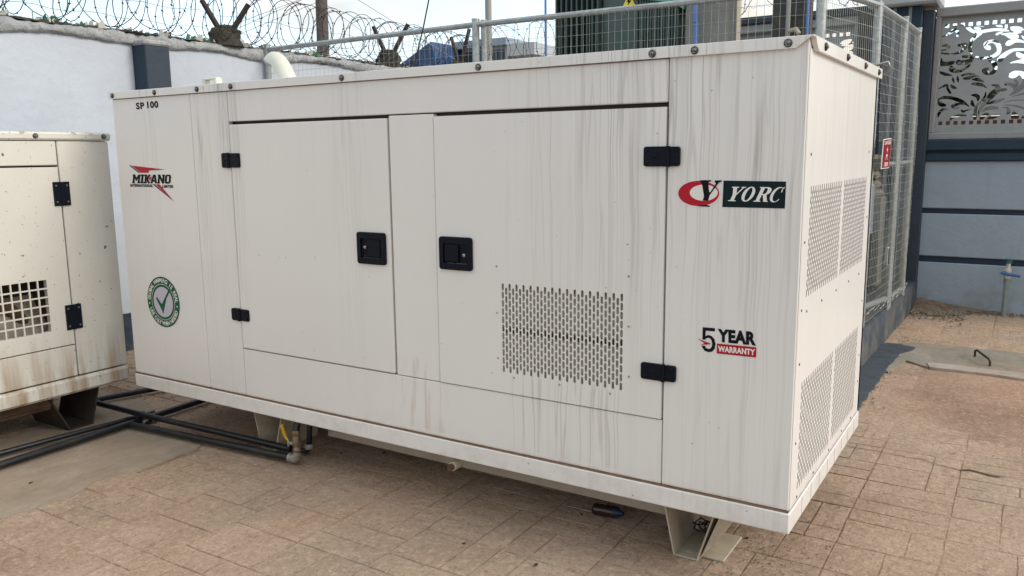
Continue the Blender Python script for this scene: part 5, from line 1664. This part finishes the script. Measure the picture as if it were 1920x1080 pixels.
for j in range(n_ + 1):
    for i in range(n_ + 1):
        y = -.92 + .64 * i / n_; z = .56 + .22 * j / n_
        vs.append((XL - .10 - .05 * noise.noise(Vector((y * 9, z * 9, 0))) - .12 * (j / n_), y, z + .02 * noise.noise(Vector((y * 14, z * 5, 3)))))
g.add(vs, [(j * (n_ + 1) + i, j * (n_ + 1) + i + 1, (j + 1) * (n_ + 1) + i + 1, (j + 1) * (n_ + 1) + i) for j in range(n_) for i in range(n_)], 'beam', True)
g.tube([(XL - .16, -.85, .70), (XL - .14, -.6, .80), (XL - .16, -.45, .72), (XL - .2, -.36, .62)], .035, 'rust', 10)
g.tube([(XL - .18, -.70, .60), (XL - .17, -.62, .75), (XL - .2, -.55, .9)], .04, 'rustdark', 10)
opart('engine_parts', g)
g = MB(); g.box((XL - 1.1, Y0_, Z0_), (XL + .010, Y1_ + .004, .325), 'old', .014); opart('skirt', g)
g = MB(); g.box((XL - 1.12, Y0_, 1.604), (XL + .012, Y1_ + .012, Z1_), 'old', .010); opart('roof_cap', g)
g = MB(); g.box((XL - 1.1, Y1_ - .03, .326), (XL - .031, Y1_, 1.603), 'old'); g.box((XL - 1.1, Y0_, .326), (XL - 1.07, Y1_ - .03, 1.603), 'old'); opart('rear_panel', g)
for (za, zb) in ((1.262, 1.388), (.592, .728)):
    g = MB(); g.box((XL, -.250, za), (XL + .010, -.208, zb), 'navy_plastic', .002); g.box((XL, -.204, za), (XL + .010, -.163, zb), 'navy_plastic', .002); g.cyl((XL + .009, -.206, za), (XL + .009, -.206, zb), .006, 'navy_plastic', n=10)
    for yy in (-.236, -.178):
        for zz in (za + .02, zb - .02): g.lathe((XL + .010, yy, zz), (1, 0, 0), [(.0055, 0), (.004, .003), (0, .004)], 'bolt_head', 8)
    opart('hinge', g)
for y in (-.318, .052, -.95, -1.6): bolt((XL + .012, y, 1.626), (1, 0, 0), old, .014)
g = MB(); g.box((XL - .9, Y0_ + .1, .14), (XL - .13, -.30, .24), 'rust', .01); g.box((XL - .135, -2.6, .165), (XL - .115, -.30, .238), 'rust', .004); opart('base_rail', g)


def footy(yt0, yt1, yb0, yb1, xx0, xx1, zt, zb, th=.008):
    g = MB()
    g.prism([(xx0, yt0, zt), (xx0, yt0 + th, zt), (xx0, yb0 + th, zb + th), (xx0, yb1 - th, zb + th), (xx0, yt1 - th, zt), (xx0, yt1, zt), (xx0, yb1, zb), (xx0, yb0, zb)], (xx1 - xx0, 0, 0), 'rustdark'); g.build('foot', old)


footy(-.345, -.035, -.235, -.095, XL - .45, XL - .10, .24, .003); footy(-2.6, -2.3, -2.5, -2.4, XL - .45, XL - .1, .24, .003)

# ------------------------------------------------------------------ fuel pipes and valve
zp = .030


def gp(px, py, z=zp): q = at(px, py, z=z); return Vector((q.x, q.y, z))


def pipe(pts, r, label, zs=None):
    g = MB(); g.tube(pts, r, 'pipe', 12); return g.build('fuel_pipe', label=label, cat='pipe', group='black fuel pipes on the ground')


a, b = gp(0, 872), gp(270, 786); d = (b - a).normalized()
pipe([a - d * 1.2, a, b, gp(372, 752) + d * .6], .019, 'thicker front black pipe running from the left edge under the large generator')
a2, b2 = gp(0, 850), gp(252, 783); d2 = (b2 - a2).normalized()
pipe([a2 - d2 * 1.0, a2, a2.lerp(b2, .5) + Vector((.01, 0, .004)), b2, b2 + d2 * .12], .014, 'thinner black pipe behind the thick one, ending at the crossing')
pipe([gp(150, 741, .035), gp(187, 757, .07), gp(268, 778, .075), gp(400, 808, .06), gp(545, 842, .035)], .017, 'black pipe crossing over the others towards the riser behind the valve')
e0 = gp(250, 797); e1 = gp(553, 860, .035)
pipe([e0 - (e1 - e0).normalized() * .05, e0, e1 - (e1 - e0) * .02], .018, 'nearest black pipe leading to the elbow below the yellow lever')
pipe([gp(150, 757), gp(194, 747), gp(280, 731), gp(330, 722)], .017, 'farthest black pipe passing behind towards the wall')
g = MB(); q = gp(272, 783, .05)
for dx_ in (-.03, .03): g.tube([q + Vector((dx_, .028 * math.cos(t), .028 * math.sin(t))) for t in [2 * PI * i / 12 for i in range(12)]], .006, 'pipe', 6, closed=True)
g.box((q.x - .035, q.y - .02, q.z - .02), (q.x + .035, q.y + .02, q.z + .025), 'pipe', .006); g.cyl(q + Vector((.05, -.02, 0)), q + Vector((.062, -.05, 0)), .007, 'galvdull', n=8)
g.build('pipe_clamp', label='black pipe clamp holding the crossing of the fuel pipes', cat='clamp')
bx, by = e1.x, e1.y
vl = thing('ball_valve', (bx, by, 0), 'brass ball valve with yellow lever where the black pipe rises into the generator', 'valve')
g = MB(); g.tube([e1 + Vector((-.03, 0, 0)), e1, Vector((bx + .014, by, .045)), Vector((bx + .018, by, .075))], [.021, .022, .021, .018], 'galvdull', 12); g.cyl(e1 + Vector((-.034, 0, 0)), e1 + Vector((-.020, 0, 0)), .025, 'galvdull', n=12); g.build('elbow', vl)
bb = Vector((bx + .018, by, 0))
g = MB(); g.lathe(bb + Vector((0, 0, .075)), (0, 0, 1), [(.016, 0), (.020, .005), (.020, .018), (.015, .02), (.018, .032), (.022, .045), (.022, .062), (.017, .078), (.017, .085), (.021, .088), (.021, .104), (.017, .11)], 'brass', 14); g.build('body', vl)
g = MB(); g.tube([bb + Vector((0, 0, .182)), bb + Vector((.002, .01, .215)), bb + Vector((.012, .03, .26))], .016, 'pipe', 12); g.build('hose', vl)
lv = bb + Vector((-.018, -.01, .118))
g = MB(); g.cyl(lv + Vector((.015, .006, 0)), lv + Vector((-.012, -.006, 0)), .008, 'galvdull', n=10); g.cyl(lv + Vector((-.012, -.006, 0)), lv + Vector((-.020, -.009, 0)), .012, 'galvdull', n=6, smooth=False)
g.tube([lv + Vector((-.02, -.008, -.015)), lv + Vector((-.018, -.008, .01)), lv + Vector((-.035, -.008, .035))], [.006, .006, .005], 'galvdull', 6); g.build('stem', vl)
g = MB(); g.tube([lv + Vector((-.020, -.010, .014)), lv + Vector((-.032, -.012, .030)), lv + Vector((-.035, -.016, .044)), lv + Vector((-.036, -.03, .095))], [.0055, .008, .0085, .0085], 'yellow_lever', 8); g.build('lever', vl)
q = gp(580, 848, .03)
g = MB(); g.tube([q + Vector((-.07, 0, 0)), q + Vector((-.02, 0, 0)), q + Vector((0, 0, .02)), q + Vector((.004, .005, .12)), q + Vector((.01, .03, .26))], [.014, .015, .016, .013, .016], 'pipe', 10); g.lathe(q + Vector((0, 0, .02)), (0, 0, 1), [(.02, 0), (.022, .012), (.02, .026)], 'galvdull', 10)
g.build('hose_riser', label='black hose rising into the generator just right of the brass valve', cat='hose')

# bottle under the generator, dry leaves, wire scrap
q0 = at(1112, 948, z=.04); q1 = at(1162, 957, z=.04)
bt = thing('bottle', tuple(q0.lerp(q1, .5)), 'empty dark plastic bottle lying in the shade under the generator', 'bottle')
ax = (q1 - q0).normalized(); q0 = q0.copy(); q0.z = .028; 
g = MB(); ax.z = 0; g.lathe(q0, ax, [(.0, 0), (.022, .003), (.026, .015), (.023, .026), (.026, .037), (.023, .048), (.026, .06), (.025, .08), (.026, .09)], 'bottle', 16); g.build('body', bt)
g = MB(); g.lathe(q0 + ax * .09, ax, [(.026, 0), (.024, .014), (.012, .034), (.010, .042)], 'bluecap', 14); g.build('shoulder', bt)
g = MB(); random.seed(3)
for k in range(4):
    c = Vector((3.19 + random.uniform(-.02, .04), .30, .045)); pts = []
    for i in range(12):
        a = 2 * PI * i / 9 + k; pts.append(c + Vector((.045 * math.cos(a) + random.uniform(-.006, .006), .04 * math.sin(a), .02 + .015 * math.sin(a * 2 + k))))
    g.tube(pts, .003, 'rustdark', 5)
g.build('wire_scrap', label='tangle of rusty wire lying inside the right foot of the generator', cat='wire')
g = MB(); random.seed(14)
for (px_, py_) in ((720, 750), (690, 697), (930, 745), (860, 880), (1420, 925), (405, 790), (58, 906), (1090, 965), (640, 850), (250, 930), (1005, 1060), (1500, 965), (1790, 780), (1400, 1010), (870, 1020)):
    if 0: pass
    q = at(px_, max(py_, 850), z=0.002); 
    if hidden(q.x, q.y): continue
    a = random.uniform(0, 6); s = random.uniform(.005, .010)
    g.add([q + Vector((math.cos(a) * s * 1.8, math.sin(a) * s * 1.8, .003)), q + Vector((-math.sin(a) * s * .7, math.cos(a) * s * .7, .006)), q + Vector((-math.cos(a) * s * 1.8, -math.sin(a) * s * 1.8, .002)), q + Vector((math.sin(a) * s * .7, -math.cos(a) * s * .7, .001))], [(0, 1, 2, 3)], 'rustdark')
g.build('leaf_litter', label='a few dry dark leaves scattered on the paving', kind='stuff')
